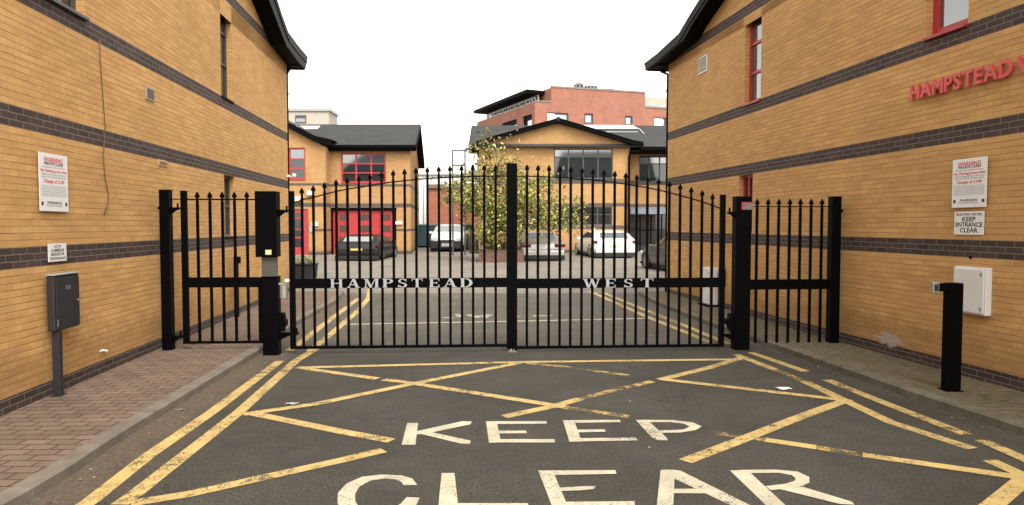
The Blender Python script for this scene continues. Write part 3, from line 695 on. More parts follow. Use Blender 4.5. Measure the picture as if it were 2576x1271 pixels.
Rt=[(1325.5,413),(1353,414),(1380.5,415),(1408,416.5),(1435,418),(1463,420.5),(1490,423),(1517.5,426),(1545,429.5),(1572.5,433.5),(1600,438),(1627,442.5),(1654.5,448),(1682,455),(1709,462),(1736.5,470),(1764,478),(1790,487)]
la=[]
for i in range(9):
    c0=832+40.1*i;la+= [c0+1,c0+31]
la=[832,863,874,906,917,953,963,990,1001,1026,1036,1064,1080,1107,1116,1149,1158,1190]
gl,gtl=gate_leaf(729,1287.4,Lt,'left leaf of the black iron driveway gates, its middle rail lettered HAMPSTEAD','HAMPSTEAD',la,True)
g2,gtr=gate_leaf(1822,1287.9,Rt,'right leaf of the black iron driveway gates, its middle rail lettered WEST','WEST',[1466,1508,1522,1549,1568,1592,1611,1643],False)
# drop bolt
xb=gx_(1290);b=MB(gtf(gx_(1822)));b.tube([(xb,.05,.02),(xb,.05,.22)],.010,8);b.build('drop_bolt',M_black,g2)
xg,yg=ground(1289,886);st=empty('gate_stop',(xg,yg,0),0,'small concrete and metal gate stop set in the asphalt below the meeting gates','gate stop')
b=MB();b.box(-.07,.07,-.05,.05,0,.018);b.build('concrete_pad',M_kerb,st,bev=.006);b=MB();b.box(-.03,.03,-.012,.012,.018,.045);b.build('metal_catch',M_metal,st)
def post(u0,u1,vt,vb,label,zbase,depth=.13,extra=None,name='gate_post'):
    um=(u0+u1)/2;xm=gx_(um);root=gate_thing(name,xm,label,'post',None,zbase);tf=gtf(xm,zbase)
    xa,xb=gx_(u0),gx_(u1);zt=G(um,vt)[1]
    b=MB(tf);b.box(xa,xb,-depth/2,depth/2,zbase-.02,zt);b.build('post_shaft',M_black,root,bev=.004)
    b=MB(tf);b.box(xa-.006,xb+.006,-depth/2-.006,depth/2+.006,zt+.001,zt+.012);b.build('post_cap',M_black,root)
    if extra:extra(root,tf)
    return root
def hinge(root,tf,ua,ub,v,s=1):
    xa,xb=sorted((gx_(ua),gx_(ub)));z=G((ua+ub)/2,v)[1];xm=(xa+xb)/2
    b=MB(tf);b.box(xa,xb,-.02,.02,z-.018,z+.012)
    if s>0:b.prism([(xa,z-.10),(xa,z-.018),(xa+(xb-xa)*.7,z-.018)],lambda p,dd:(p[0],dd,p[1]),-.012,.012)
    else:b.prism([(xb,z-.10),(xb,z-.018),(xb-(xb-xa)*.7,z-.018)],lambda p,dd:(p[0],dd,p[1]),-.012,.012)
    q=xb-.03 if s>0 else xa+.03
    b.tube([(q,0,z-.03),(q,0,z+.07)],.014,8);b.build('hinge',M_black,root)
def exL(root,tf):
    hinge(root,tf,432,456,524);hinge(root,tf,432,458,846)
    b=MB(tf);xa=gx_(402);z=G(405,524)[1];b.box(xa,gx_(409),-.015,.015,z-.02,z+.02);b.build('bolt_end',M_black,root)
post(409,433,480,877,'slim black gate post against the left brick wall hinging the pedestrian gate',PV,.13,exL)
def exM(root,tf):
    # wide lock housing on the upper half
    xa,xb=gx_(650),gx_(703);z0=G(676,646)[1];z1=G(676,482)[1]
    b=MB(tf);b.box(xa,xb,-.09,.12,z0,z1);hs=b.build('control_housing',M_black,root,bev=.006)
    b=MB(tf);b.box(gx_(675),gx_(690),.1205,.1235,G(680,640)[1],G(680,628)[1]);b.build('sticker',dirty('pale_yellow_sticker',(.62,.60,.35),.5,.1),hs)
    b=MB(tf);b.box(gx_(662),gx_(702),.04,.062,G(680,697)[1],z0-.002);pl=b.build('lock_plate',dirty('brushed_grey_plate',(.075,.072,.06),.5,.2,30),root)
    hinge(root,tf,703,729,530);hinge(root,tf,702,750,838)
    b=MB(tf);b.tube([(gx_(717),.07,G(717,748)[1]),(gx_(717),.07,G(717,717)[1])],.055,14);b.box(gx_(703),gx_(729),.01,.05,G(715,716)[1],G(715,711)[1]);b.build('motor_canister',M_metal,root,smooth=False)
    b=MB(tf);b.box(gx_(720),gx_(731),.05,.09,G(725,708)[1],G(725,701)[1]);b.build('sensor_eye',M_white,root)
    b=MB(tf);pp=[(701,833),(717,833),(717,822),(722,820),(722,805),(718,802),(716,787),(701,785)]
    b.prism([G(u,v) for u,v in pp],lambda p,dd:(p[0],dd,p[1]),-.05,.06);b.build('hydraulic_closer',M_black,root)
post(663,702,697,892,'thick black gate post with control housing between the pedestrian gate and left gate leaf',0,.16,exM)
def exR(root,tf):
    zt=G(1876,509)[1];zb=G(1876,528)[1]
    b=MB(tf);b.box(gx_(1857),gx_(1888),.0825,.088,zb,zt);rf=b.build('reflector',dirty('grey_reflector',(.17,.15,.14),.5,.15,8),root)
    b=MB(tf);b.box(gx_(1857)-.001,gx_(1861),.0885,.0905,zb,zt);b.box(gx_(1861),gx_(1888),.0885,.0905,zt-.015,zt);b.build('red_edge',M_red,rf)
    hinge(root,tf,1828,1847,535,-1);hinge(root,tf,1812,1846,842,-1)
    b=MB(tf);pp=[(1846,788),(1834,789),(1832,800),(1825,803),(1825,815),(1830,818),(1832,828),(1846,845)]
    b.prism([G(u,v) for u,v in pp],lambda p,dd:(p[0],dd,p[1]),-.05,.06);b.build('hydraulic_closer',M_black,root)
post(1845,1883,497,878,'thick black gate post with grey and red reflector holding the right gate leaf',0,.16,exR)
def exE(root,tf):
    b=MB(tf);z=G(2115,531)[1];b.box(gx_(2107),gx_(2116),-.02,.02,z-.02,z+.02);b.build('bolt_end',M_black,root)
post(2085,2108,497,858,'slim black end post against the right brick wall next to the railing panel',PV,.13,exE)
# pedestrian gate
xh=gx_(461);root=gate_thing('pedestrian_gate',xh,'narrow black iron pedestrian gate with spear tops across the left pavement','gate');tf=gtf(xh)
zb0,zb1=G(560,864)[1],G(560,858)[1];zr0,zr1=G(560,723)[1],G(560,698)[1]
b=MB(tf);b.box(gx_(459),gx_(474),-.025,.025,zb0,G(465,480)[1]);b.build('hinge_stile',M_black,root,bev=.003)
b=MB(tf);b.box(gx_(650),gx_(661),-.025,.025,zb0,zr0);b.build('lock_stile',M_black,root,bev=.003)
b=MB(tf);b.box(gx_(474),gx_(662),-.028,.028,zr0,zr1);b.build('lock_rail',M_black,root)
b=MB(tf);b.box(gx_(474),gx_(650),-.022,.022,zb0,zb1);b.build('bottom_rail',M_black,root)
zt_=G(560,502)[1];b=MB(tf);b.box(gx_(474),gx_(650),-.018,.018,zt_-.010,zt_+.010);b.build('top_rail',M_black,root)
us=[500,531.5,562.5,593,624];bars(root,tf,[gx_(u) for u in us],[G(u,482)[1] for u in us],zb1,lambda zt:[(zb1,zr0),(zr1,zt-.14)])
b=MB(tf);b.box(gx_(433),gx_(459),-.012,.012,zt_-.006,zt_+.006);b.build('top_strap',M_black,root)
# fence panel right
xh=gx_(1890);root=gate_thing('railing_panel',xh,'fixed black iron railing panel with spear tops across the right pavement','railing');tf=gtf(xh)
zr0,zr1=G(1985,728)[1],G(1985,703)[1]
b=MB(tf);b.box(gx_(1880),gx_(2086),-.028,.028,zr0,zr1);b.build('middle_rail',M_black,root)
zt_=G(1985,520)[1];b=MB(tf);b.box(gx_(1880),gx_(2088),-.014,.014,zt_-.007,zt_+.007);b.build('top_rail',M_black,root)
us=[1902,1929.5,1956.5,1984,2010.5,2037.5,2064.5];bars(root,tf,[gx_(u) for u in us],[G(u,500)[1] for u in us],0,lambda zt:[(PV+.005,zr0),(zr1,zt-.14)])
# access post behind the pedestrian gate
gx2,gy2=ground(596,800,PV);r=empty('exit_button_post',(gx2,gy2,PV),0,'thin black exit button post on the pavement behind the pedestrian gate','post')
zt=at(597,646,gy2)[1]-PV;hw=10/1700*gy2/2
b=MB();b.box(-hw,hw,-.03,.03,0,zt);b.build('post_shaft',M_black,r,bev=.004)
b=MB();b.box(-hw*.2,hw+.07,-.09,-.031,zt-.12,zt);b.build('button_box',M_black,r,bev=.004)
# ------------------------------------------------------------------ courtyard buildings
FB1=(.42,.24,.092);FB2=(.48,.285,.115)
def far_mat(name,bands):
    return brick_mat(name,FB1,FB2,(.33,.21,.11),bands,0,ms=.008)
YL=36.5
def fx(u,Y,v=560): return at(u,v,Y)[0]
def fz(v,Y,u=1288): return at(u,v,Y)[1]
def far_left():
    Y=YL;zb=gz(Y)-.05;X1=fx(1033,Y);X0=fx(817,Y);XLs=-15.5
    root=empty('courtyard_office_building',(X1,Y,0),0,'yellow brick courtyard building with red windows and red garage door behind the left gate leaf','building')
    z=lambda v:fz(v,Y)
    bands=[(z(470),z(464)),(z(522),z(512)),(z(582),z(576)),(0,.45)]
    M=far_mat('far_brick_a',bands)
    tf=lambda a,n,zz:(a-X1,-n,zz)
    win=[fx(859,Y),fx(972,Y),z(460),z(385)];gar=[fx(832,Y),fx(997,Y),zb,z(525)]
    ze=z(375)
    w=MB(tf);wall_grid(w,X0,X1,zb,ze,[win,gar],.22)
    # gable end on the right, skewed slightly like the street
    dx=-.095;D=10.5
    def E(t,zz):return (X1+dx*t,-t,zz)
    zr=z(314)+.55
    w.poly([E(0,zb),E(D,zb),E(D,ze),E(D/2,zr),E(0,ze)])
    w.poly([(XLs,-D,zb),(X1+dx*D,-D,zb),(X1+dx*D,-D,ze),(XLs,-D,ze)])
    # projecting left bay with its gable
    Yp=.9;Xp=fx(821,Y-Yp)
    zz=lambda v:fz(v,Y-Yp)
    w1=[fx(728,Y-Yp),fx(770,Y-Yp),zz(451),zz(372)];d1=[fx(728,Y-Yp),fx(776,Y-Yp),zb,zz(526)]
    pt=lambda a,n,q:(a-X1,-n-Yp+0,q)
    k=MB(pt);wall_grid(k,XLs,Xp,zb,ze,[w1,d1],.2)
    ga=fx(640,Y-Yp);k.poly([(2*ga-Xp,0,ze),(Xp,0,ze),(ga,0,ze+2.0)]);k.poly([(Xp,0,zb),(Xp,-Yp,zb),(Xp,-Yp,ze),(Xp,0,ze)])
    w.build('wall',M,root,recalc=False);k.build('bay_wall',M,root,recalc=False)
    # garage door
    M_dpane=mat('dusty_door_glass',(.075,.055,.045),.2)
    g=MB(tf);g0,g1,gb,gt=gar;r=-.12
    g.box(g0+.10,g1-.10,r-.05,r,gb+.06,gt-.1);gd=g.build('garage_door',M_red,root)
    g=MB(tf);g.box(g0,g0+.1,r-.05,.004,gb,gt);g.box(g1-.1,g1,r-.05,.004,gb,gt);g.box(g0-.02,g1+.02,r-.05,.006,gt-.1,gt+.05);g.build('door_frame',M_black,gd)
    for cx0,cx1 in ((380,460),(545,630),(705,795)):
        for cy0,cy1 in ((762,822),(848,912),(938,978)):
            u0,u1=728+.3228*cx0,728+.3228*cx1;v0,v1=291.2+.3228*cy0,291.2+.3228*cy1
            MB(tf).box(fx(u0+2.5,Y),fx(u1-2.5,Y),r,r+.012,z(v1)+.04,z(v0)-.04).build('door_pane',M_dpane,gd)
    for uu in (872,920,960): 
        b=MB(tf);x=fx(uu-6,Y);b.box(x-.012,x+.012,r,r+.006,gb+.1,gt-.12);b.build('leaf_joint',mat('red_joint',(.12,.01,.01),.6),gd)
    m3=(win[1]-win[0])/3
    window(root,tf,*win,M_red,M_glass,mull=(win[0]+m3,win[0]+2*m3),trans=(z(412),z(435)),rec=.06,fw=.085,topglass=z(412),sill=(.05,M_red))
    window(root,pt,*w1,M_red,M_glass,trans=(zz(400),zz(424)),rec=.06,fw=.085,topglass=zz(400),sill=(.05,M_red))
    o=MB(pt);o.box(d1[0],d1[1],-.12,-.06,d1[2],d1[3]);dr=o.build('entrance_door',M_red,root)
    for a,c in ((535,546),(551,575),(578,595),(600,622)): MB(pt).box(d1[0]+.1,fx(762,Y-Yp),-.06,-.05,zz(c),zz(a)).build('door_pane',M_glass,dr)
    # roofs
    rf=MB(tf);x0,x1=XLs,X1+.35
    yb=D/2;e=.42
    ztop=z(313)*1.0+ (z(313)-1.85)*(yb/Y)
    zev=z(367)
    rf.poly([(x0,e,zev),(x1,e,zev),(x1+dx*yb,-yb,ztop),(x0,-yb,ztop)]);rf.poly([(x0,-D-e,zev),(x1+dx*D,-D-e,zev),(x1+dx*yb,-yb,ztop),(x0,-yb,ztop)])
    roof=rf.build('roof',M_slate,root,recalc=False)
    vb=MB(tf)
    for a,c in (((x1,e,zev),(x1+dx*yb,-yb,ztop)),((x1+dx*yb,-yb,ztop),(x1+dx*D,-D-e,zev))):
        vb.poly([(a[0]+.02,a[1],a[2]+.05),(c[0]+.02,c[1],c[2]+.05),(c[0]+.02,c[1],c[2]-.32),(a[0]+.02,a[1],a[2]-.32)])
        vb.poly([(a[0]+.02,a[1],a[2]-.32),(c[0]+.02,c[1],c[2]-.32),(c[0]-.45,c[1],c[2]-.32),(a[0]-.45,a[1],a[2]-.32)])
    vb.build('verge_board',M_soffit,roof,recalc=False)
    gt_=MB(tf);gt_.box(Xp,x1,e-.02,e+.10,zev-.16,zev-.01);gt_.box(Xp,x1-.1,.004,e-.025,ze-.12,zev-.03);gt_.build('gutter',M_soffit,roof)
    sl=MB(tf)
    def onroof(u,v):
        # intersect view ray with the front slope
        r=ray(u,v);m=(ztop-zev)/(yb+e)
        t=(zev-H-m*(Y-e))/(r[2]-m*r[1]);return (r[0]*t,-(r[1]*t-Y),H+r[2]*t+.05)
    sl.poly([onroof(u,v) for u,v in ((700,327),(799,327),(806,319),(700,319))]);
    sl.build('skylight',M_signw,roof,recalc=False)
    # bay gable roof verge
    pv=MB(pt);a0=(ga,ze+2.12);a1=(fx(800,Y-Yp),zz(352));a2=(fx(840,Y-Yp),zz(361))
    top=[(2*ga-a2[0],a2[1]),a0,a1,a2]
    pv.prism([(p[0],p[1]+.16) for p in top]+[(p[0],p[1]-.16) for p in reversed(top)],lambda p,dd:(p[0],dd,p[1]),.3,.24)
    pv.build('bay_verge_board',M_blackg,roof)
    pr=MB(pt)
    for a,c in zip(top,top[1:]): pr.poly([(a[0],.3,a[1]+.17),(c[0],.3,c[1]+.17),(c[0],-5,c[1]+.17),(a[0],-5,a[1]+.17)])
    pr.build('bay_roof',M_slate,roof,recalc=False)
    dp=MB(tf);x=fx(817,Y-.5);dp.tube([(x+.05,Yp*.3,ze-.1),(x+.05,Yp*.3,zb)],.06,8);dp.build('downpipe',M_blackg,root)
    # bulkhead lamps and plates
    for u,v,w_,h_ in ((793,564,.34,.2),(1004,561,.36,.16)):
        Yq=Y-Yp if u<817 else Y;q=pt if u<817 else tf
        x=fx(u,Yq);zc=fz(v,Yq);MB(q).box(x-w_/2,x+w_/2,.0,.1,zc-h_/2,zc+h_/2).build('bulkhead_lamp',M_white,root)
    x=fx(783,Y-Yp);zc=fz(574,Y-Yp);MB(pt).box(x-.1,x+.1,0,.05,zc-.22,zc+.1).build('intercom_panel',M_grey,root)
    for u,v in ((783,486),(754,500)):
        x=fx(u,Y-Yp);zc=fz(v,Y-Yp);MB(pt).box(x-.13,x+.13,0,.28,zc-.12,zc+.12).build('flood_lamp',M_white,root)
    return root
far_left()
YR=38.0
def far_right():
    Y=YR;zb=gz(Y)-.05;z=lambda v:fz(v,Y);x=lambda u:fx(u,Y)
    XC=x(1398)
    root=empty('gabled_office_building',(XC,Y,0),0,'yellow brick courtyard building with a low gable and dark framed windows, behind the silver saloon','building')
    tf=lambda a,n,zz:(a-XC,-n,zz)
    bands=[(z(371),z(362)),(z(463),z(450)),(z(520),z(511)),(z(577),z(567)),(0,.45)]
    M=far_mat('far_brick_b',bands)
    XA,XB=x(1205),x(1583)
    ZG=z(362)
    win=[x(1393),x(1541),z(450)+.003,z(374)];lw=[x(1393),x(1540),z(567)+.003,z(520)-.003]
    w2=[x(1225),x(1318),z(567)+.003,z(520)-.003]
    w=MB(tf);wall_grid(w,XA,XB,zb,ZG,[win,lw,w2],.2)
    ap=(x(1403),z(311));gl=[(XA,ZG),(x(1225),z(352)),ap,(x(1583),z(362)+.02),(XB,ZG)]
    w.poly([(p[0],0,p[1]) for p in gl])
    rec=1.3;D=11
    w.poly([(XB,0,zb),(XB,-rec,zb),(XB,-rec,ZG),(XB,0,ZG)]);w.poly([(XA,0,zb),(XA,-D,zb),(XA,-D,ZG),(XA,0,ZG)])
    Y2=Y+rec;z2=lambda v:fz(v,Y2);x2=lambda u:fx(u,Y2);XE=x2(1800)
    tf2=lambda a,n,zz:(a-XC,-n+rec,zz)
    sw=[x2(1606),x2(1685),z2(458),z2(390)];en=[x2(1584)+.02,x2(1720),zb,z2(523)]
    k=MB(tf2);wall_grid(k,XB,XE,zb,z2(371),[sw,en],.3);
    w.poly([(XA,-D,zb),(XE,-D,zb),(XE,-D,ZG),(XA,-D,ZG)])
    w.build('wall',M,root,recalc=False);k.build('entrance_wall',M,root,recalc=False)
    q=(win[1]-win[0])/4
    window(root,tf,*win,M_greyf,M_glass,mull=[win[0]+q*i for i in (1,2,3)],trans=(z(395),),rec=.06,fw=.07,topglass=z(395),sill=(.05,M_greyf))
    q=(lw[1]-lw[0])/4
    window(root,tf,*lw,M_greyf,M_glass,mull=[lw[0]+q*i for i in (1,2,3)],trans=(z(540),),rec=.06,fw=.07)
    q=(w2[1]-w2[0])/3
    window(root,tf,*w2,M_greyf,M_glass,mull=[w2[0]+q*i for i in (1,2)],rec=.06,fw=.07)
    q=(sw[1]-sw[0])/3
    window(root,tf2,*sw,M_greyf,M_glass,mull=[sw[0]+q*i for i in (1,2)],trans=(z2(412),),rec=.06,fw=.07,topglass=z2(412),sill=(.05,M_greyf))
    # entrance
    e=MB(tf2);e.box(en[0],en[1],-.1,.25,z2(539),z2(524));e.build('entrance_canopy',dirty('blue_grey_fascia',(.16,.19,.23),.5,.1),root)
    e=MB(tf2)
    for i in range(6):
        xx=en[0]+(en[1]-en[0])*i/5;e.box(xx-.035,xx+.035,-.2,-.14,zb,z2(540))
    e.box(en[0],en[1],-.2,-.145,z2(580),z2(578));ef=e.build('entrance_frame',M_black,root)
    MB(tf2).box(en[0],en[1],-.19,-.17,zb,z2(540)).build('pane',M_glass,ef)
    # main roof
    rf=MB(tf);x0=x(1181);x1=XE;ev=z(371);yb=6.0;e_=.4
    ztop=z(316)+(z(316)-H)*(yb/Y)
    rf.poly([(x0,e_,ev),(x1,e_,ev),(x1,-yb,ztop),(x0-.2,-yb,ztop)]);rf.poly([(x0,-D-1,ev),(x1,-D-1,ev),(x1,-yb,ztop),(x0-.2,-yb,ztop)])
    roof=rf.build('roof',M_slate,root,recalc=False)
    m=(ztop-ev)/(yb+e_)
    def onroof(u,v,up=.06):
        r=ray(u,v);t=(ev-H-m*(Y-e_))/(r[2]-m*r[1]);return (r[0]*t,-(r[1]*t-Y),H+r[2]*t+up)
    s=MB(tf);s.poly([onroof(u,v) for u,v in ((1430,317),(1592,317.4),(1607,327),(1455,327))]);
    s.build('skylight',M_signw,roof,recalc=False)
    s=MB(tf);s.poly([onroof(u,v,.05) for u,v in ((1450,333),(1604,333),(1605,335),(1450,335))]);s.poly([onroof(u,v,.07) for u,v in ((1606,326),(1609,326),(1622,340),(1619,340))]);s.build('skylight_frame',M_grey,roof,recalc=False)
    # front gable roof (two slopes) and its verge
    gv=MB(tf);P0=[(x(1190),z(366)),(x(1232),z(352)),(x(1403),z(304)),(x(1590),z(360)),(x(1614),z(364))]
    gv.prism([(p[0],p[1]+.08) for p in P0]+[(p[0],p[1]-.14) for p in reversed(P0)],lambda p,dd:(p[0],dd,p[1]),.40,.34)
    gv.build('gable_verge_board',M_blackg,roof)
    g2=MB(tf);g3=MB(tf)
    for a,c in zip(P0,P0[1:]):
        ya=(a[1]+.09-ev)/m-e_+.3;yc=(c[1]+.09-ev)/m-e_+.3
        g2.poly([(a[0],.46,a[1]+.10),(c[0],.46,c[1]+.10),(c[0],-max(yc,.1),c[1]+.10),(a[0],-max(ya,.1),a[1]+.10)])
        g3.poly([(a[0],.34,a[1]-.13),(c[0],.34,c[1]-.13),(c[0],.0,c[1]-.13),(a[0],.0,a[1]-.13)])
    g2.build('gable_roof',M_slate,roof,recalc=False);g3.build('soffit',M_soffit,roof,recalc=False)
    r_=MB(tf);r_.tube([(ap[0],.42,z(302)),(ap[0],-4,z(302))],.11,8);r_.build('ridge_tile',M_slate,roof)
    gt_=MB(tf);gt_.box(x(1607),x1,e_-.03-rec*0,e_+.10,ev-.20,ev-.01);gt_.box(XB+.01,x1,-rec+.01,e_-.04,ev-.26,ev-.2);gt_.build('gutter',M_soffit,roof)
    vb=MB(tf);vb.poly([(x0-.02,e_,ev+.05),(x0-.22,-yb,ztop+.05),(x0-.22,-yb,ztop-.35),(x0-.02,e_,ev-.4)]);vb.poly([(x0-.02,e_,ev-.4),(XA,e_,ev-.4),(XA,-yb,ztop-.35),(x0-.2,-yb,ztop-.35)])
    vb.build('verge_board',M_soffit,roof,recalc=False)
    dp=MB(tf);dp.tube([(x(1586),.12,ev-.15),(x(1581),.12,ev-.5),(x(1581),.12,zb)],.065,8);dp.build('downpipe',M_blackg,root)
    xx=x(1336);zc=z(549);MB(tf).box(xx-.24,xx+.24,.0,.03,zc-.13,zc+.13).build('name_plate',M_white,root)
    return root
far_right()
# steel frame by the left end of the gabled building
Yf=35.5;r=empty('steel_frame',(fx(1152,Yf),Yf,gz(Yf)),0,'tall thin black steel frame of two uprights left of the gabled building, behind the tree','frame')
def f_(u,v):a=at(u,v,Yf);return a[0]-fx(1152,Yf),a[1]-gz(Yf)
for u in (1139,1170):
    b=MB();xx=f_(u,500)[0];b.box(xx-.04,xx+.04,-.04,.04,0,f_(u,377)[1]);b.build('upright',M_greyf,r)
b=MB();
for v in (379,416): z_=f_(1150,v)[1];b.box(f_(1139,v)[0]+.04,f_(1170,v)[0]-.04,-.03,.03,z_-.04,z_+.04)
b.prism([f_(1170,374),f_(1192,366),f_(1192,371),f_(1170,382)],lambda p,dd:(p[0],dd,p[1]),-.03,.03);b.build('crossbar',M_greyf,r)
# ------------------------------------------------------------------ background buildings
M_orange=brick_mat('orange_red_brick',(.315,.135,.095),(.35,.155,.11),(.29,.15,.115),(),0,ms=.004,bl=.4,h=.14)
Yt=72.0
def tower():
    C=(fx(1345,Yt),Yt);root=empty('apartment_block',(C[0],C[1],gz(Yt)),0,'tall orange red brick apartment block with a dark overhanging roof, rising behind the gabled building','building')
    zz=lambda u,v,Y:at(u,v,Y)[1]
    # right face direction: top edge falls from (1346,257) to (1673,274)
    def far_at(u,v,ztarget):   # point on the horizontal line of height ztarget
        r=ray(u,v);t=(ztarget-H)/r[2];return (r[0]*t,r[1]*t)
    Z1=zz(1346,256,Yt)           # lower block roof height
    pr=far_at(1673,274,Z1);dr=nrm((pr[0]-C[0],pr[1]-C[1]))
    pl=far_at(1200,308,Z1);dl=nrm((pl[0]-C[0],pl[1]-C[1]))
    dl=nrm((pl[0]-C[0],pl[1]-C[1]));Ll=math.dist(pl,C)*1.0
    def onR(u,v):
        n=(dr[1],-dr[0]);r=ray(u,v);t=(C[0]*n[0]+C[1]*n[1])/(r[0]*n[0]+r[1]*n[1]);x,y,z=r[0]*t,r[1]*t,H+r[2]*t
        return ((x-C[0])*dr[0]+(y-C[1])*dr[1],z)
    def onL(u,v):
        n=(dl[1],-dl[0]);r=ray(u,v);t=(C[0]*n[0]+C[1]*n[1])/(r[0]*n[0]+r[1]*n[1]);x,y,z=r[0]*t,r[1]*t,H+r[2]*t
        return ((x-C[0])*dl[0]+(y-C[1])*dl[1],z)
    nR=(dr[1],-dr[0]);nL=(-dl[1],dl[0])
    z0=gz(Yt)
    tR=lambda a,n,z:(dr[0]*a+nR[0]*n,dr[1]*a+nR[1]*n,z-z0)
    tL=lambda a,n,z:(dl[0]*a+nL[0]*n,dl[1]*a+nL[1]*n,z-z0)
    aE=onR(1720,270)[0];aS=onR(1623,250)[0]
    wins=[]
    for u0,u1,v0,v1 in ((1377,1430,284,314),(1470,1492,286,312),(1572,1591,292,316),(1646,1676,296,322)):
        um=(u0+u1)/2;wins.append([onR(u0,300)[0],onR(u1,300)[0],onR(um,v1)[1],onR(um,v0)[1]])
    w=MB(tR);wall_grid(w,0,aE,0,Z1,wins,.35)
    # upper storey, set back from the left corner
    a0=onR(1387,240)[0];Z2=onR(1400,221)[1]
    w.poly([(a0,0,Z1),(aS,0,Z1),(aS,0,Z2),(a0,0,Z2)]);w.poly([(aS,0,Z1),(aS,-9,Z1),(aS,-9,Z2),(aS,0,Z2)])
    wl_=w.build('wall',M_orange,root,recalc=False)
    w=MB(tL);lw=[]
    for u0,u1,v0,v1 in ((1246,1249,300,310),(1262,1300,305,330),(1314,1338,290,320)):
        um=(u0+u1)/2;p=sorted((onL(u0,305)[0],onL(u1,305)[0]));lw.append([p[0],p[1],onL(um,v1)[1],onL(um,v0)[1]])
    lw=lw[1:]
    wall_grid(w,0,Ll,0,Z1,lw,.3)
    w.build('side_wall',M_orange,root,recalc=False)
    # back of upper storey parallel to the left face
    u=MB();p=tR(a0,0,Z1);q=(p[0]+dl[0]*8,p[1]+dl[1]*8);h1=Z1-z0;h2=Z2-z0
    u.poly([(p[0],p[1],h1),(q[0],q[1],h1),(q[0],q[1],h2),(p[0],p[1],h2)])
    p2=tR(aS,-9,Z1);u.poly([(p[0],p[1],h2),(q[0],q[1],h2),(p2[0],p2[1],h2),tR(aS,0,Z2)]);u.build('upper_wall',M_orange,root,recalc=False)
    # flat roof of lower block and parapet coping
    c=MB();A=tR(aE,0,Z1);B=(0,0,h1);L_=tL(Ll,0,Z1);c.poly([B,A,(A[0]+L_[0],A[1]+L_[1],h1),L_]);c.build('roof_deck',M_grey,root,recalc=False)
    k=MB(tR);k.box(a0,aS,-.3,.06,Z2,Z2+.18);k.box(0,a0,-.3,.06,Z1,Z1+.15);k.box(aS,aE,-.3,.06,Z1,Z1+.15);k.build('coping',dirty('grey_coping',(.20,.17,.15),.7,.1),root)
    # penthouse and dark oversailing roof on the left side
    gl=MB(tL);lo=onL(1338,262)[0];gl.box(1.5,Ll*.98,-1.3,-1.2,Z1+.02,Z1+1.1);gp=gl.build('penthouse_glazing',M_cream,root)
    for i in range(9):
        aa=1.8+i*(Ll-2.5)/9;MB(tL).box(aa,aa+(Ll/9)*.6,-1.19,-1.15,Z1+.2,Z1+.95).build('pane',M_glass2,gp)
    rf=MB(tL);rf.box(1.2,Ll+.3,-6,.35,Z1+1.12,Z1+1.5);rf.build('oversailing_roof',M_soffit,root)
    rl=MB(tL);rl.box(0,Ll,-.06,-.02,Z1+.4,Z1+.46)
    for i in range(24): aa=i*Ll/24;rl.box(aa,aa+.05,-.06,-.02,Z1,Z1+.4)
    rl.build('balcony_railing',M_grey,root)
    def wn(a,first=False,white=0):
        o=MB(tR);f=.18;r=-.12
        o.box(a[0],a[0]+f,r-.1,r,a[2],a[3]);o.box(a[1]-f,a[1],r-.1,r,a[2],a[3]);o.box(a[0]+f,a[1]-f,r-.1,r,a[3]-f,a[3]);o.box(a[0]+f,a[1]-f,r-.1,r,a[2],a[2]+f)
        ob=o.build('window',M_greyf,root)
        s=a[0]+(a[1]-a[0])*white
        if white: MB(tR).box(a[0]+.05,s,r-.02,r+.03,a[2]+.05,a[3]-.1).build('white_panel',M_signw,ob)
        if white<.9: MB(tR).box(s,a[1]-.05,r-.05,r-.03,a[2]+.1,a[3]-.1).build('pane',mat('sky_painted_pane',(.30,.36,.44),.12,.6),ob)  # blue-grey base colour carries the sky reflection
    wn(wins[0],white=.36);wn(wins[1]);wn(wins[2]);wn(wins[3],white=.75)
    for a in lw:
        ob=MB(tL).box(a[0],a[1],-.25,-.2,a[2],a[3]).build('window',M_black,root);MB(tL).box(a[0],a[0]+(a[1]-a[0])*.55,-.19,-.15,a[2]+.1,a[3]-.6).build('white_panel',M_signw,ob)
    # pale rooftop room on the right and roof plant
    pm=MB(tR);z3=onR(1650,240)[1];pm.box(aS+.02,aE,-9,-.9,Z1,z3);ph=pm.build('rooftop_room',M_cream,root);MB(tR).box(aS+.1,aS+2.2,-.89,-.85,Z1+.3,z3-1.0).build('pane',M_glass2,ph)
    pl_=MB(tR)
    a=onR(1478,215)[0];pl_.tube([(a,-2.5,Z2),(a,-2.5,Z2+.9)],.55,10);pl_.tube([(a,-2.5,Z2+.9),(a,-2.5,Z2+1.2)],[.6,.3],10);pass
    a2=onR(1513,218)[0];pl_.box(a2-.9,a2+.4,-3,-2,Z2,Z2+.9);a3=onR(1555,222)[0];pl_.box(a3-.5,a3+.5,-3,-2,Z2,Z2+.7)
    pl_.build('roof_plant',M_greyf,root)
    rr=MB(tR);a=onR(1420,220)[0];a2=onR(1560,224)[0];rr.box(a,a2,-1.05,-1.0,Z2+.75,Z2+.82)
    for i in range(16):q=a+(a2-a)*i/15;rr.box(q-.03,q+.03,-1.05,-1.0,Z2,Z2+.75)
    rr.build('roof_railing',M_grey,root)
tower()
Yp=62.0;xa,xb=fx(560,Yp),fx(830,Yp);zt=fz(280,Yp)
r=empty('pale_flat_roofed_building',((xa+xb)/2,Yp,gz(Yp)),0,'pale cream flat roofed building showing above the slate roof behind the left gate leaf','building')
w=(xb-xa)/2;b=MB();b.box(-w,w,0,3,0,zt-gz(Yp));b.build('wall',M_cream,r)
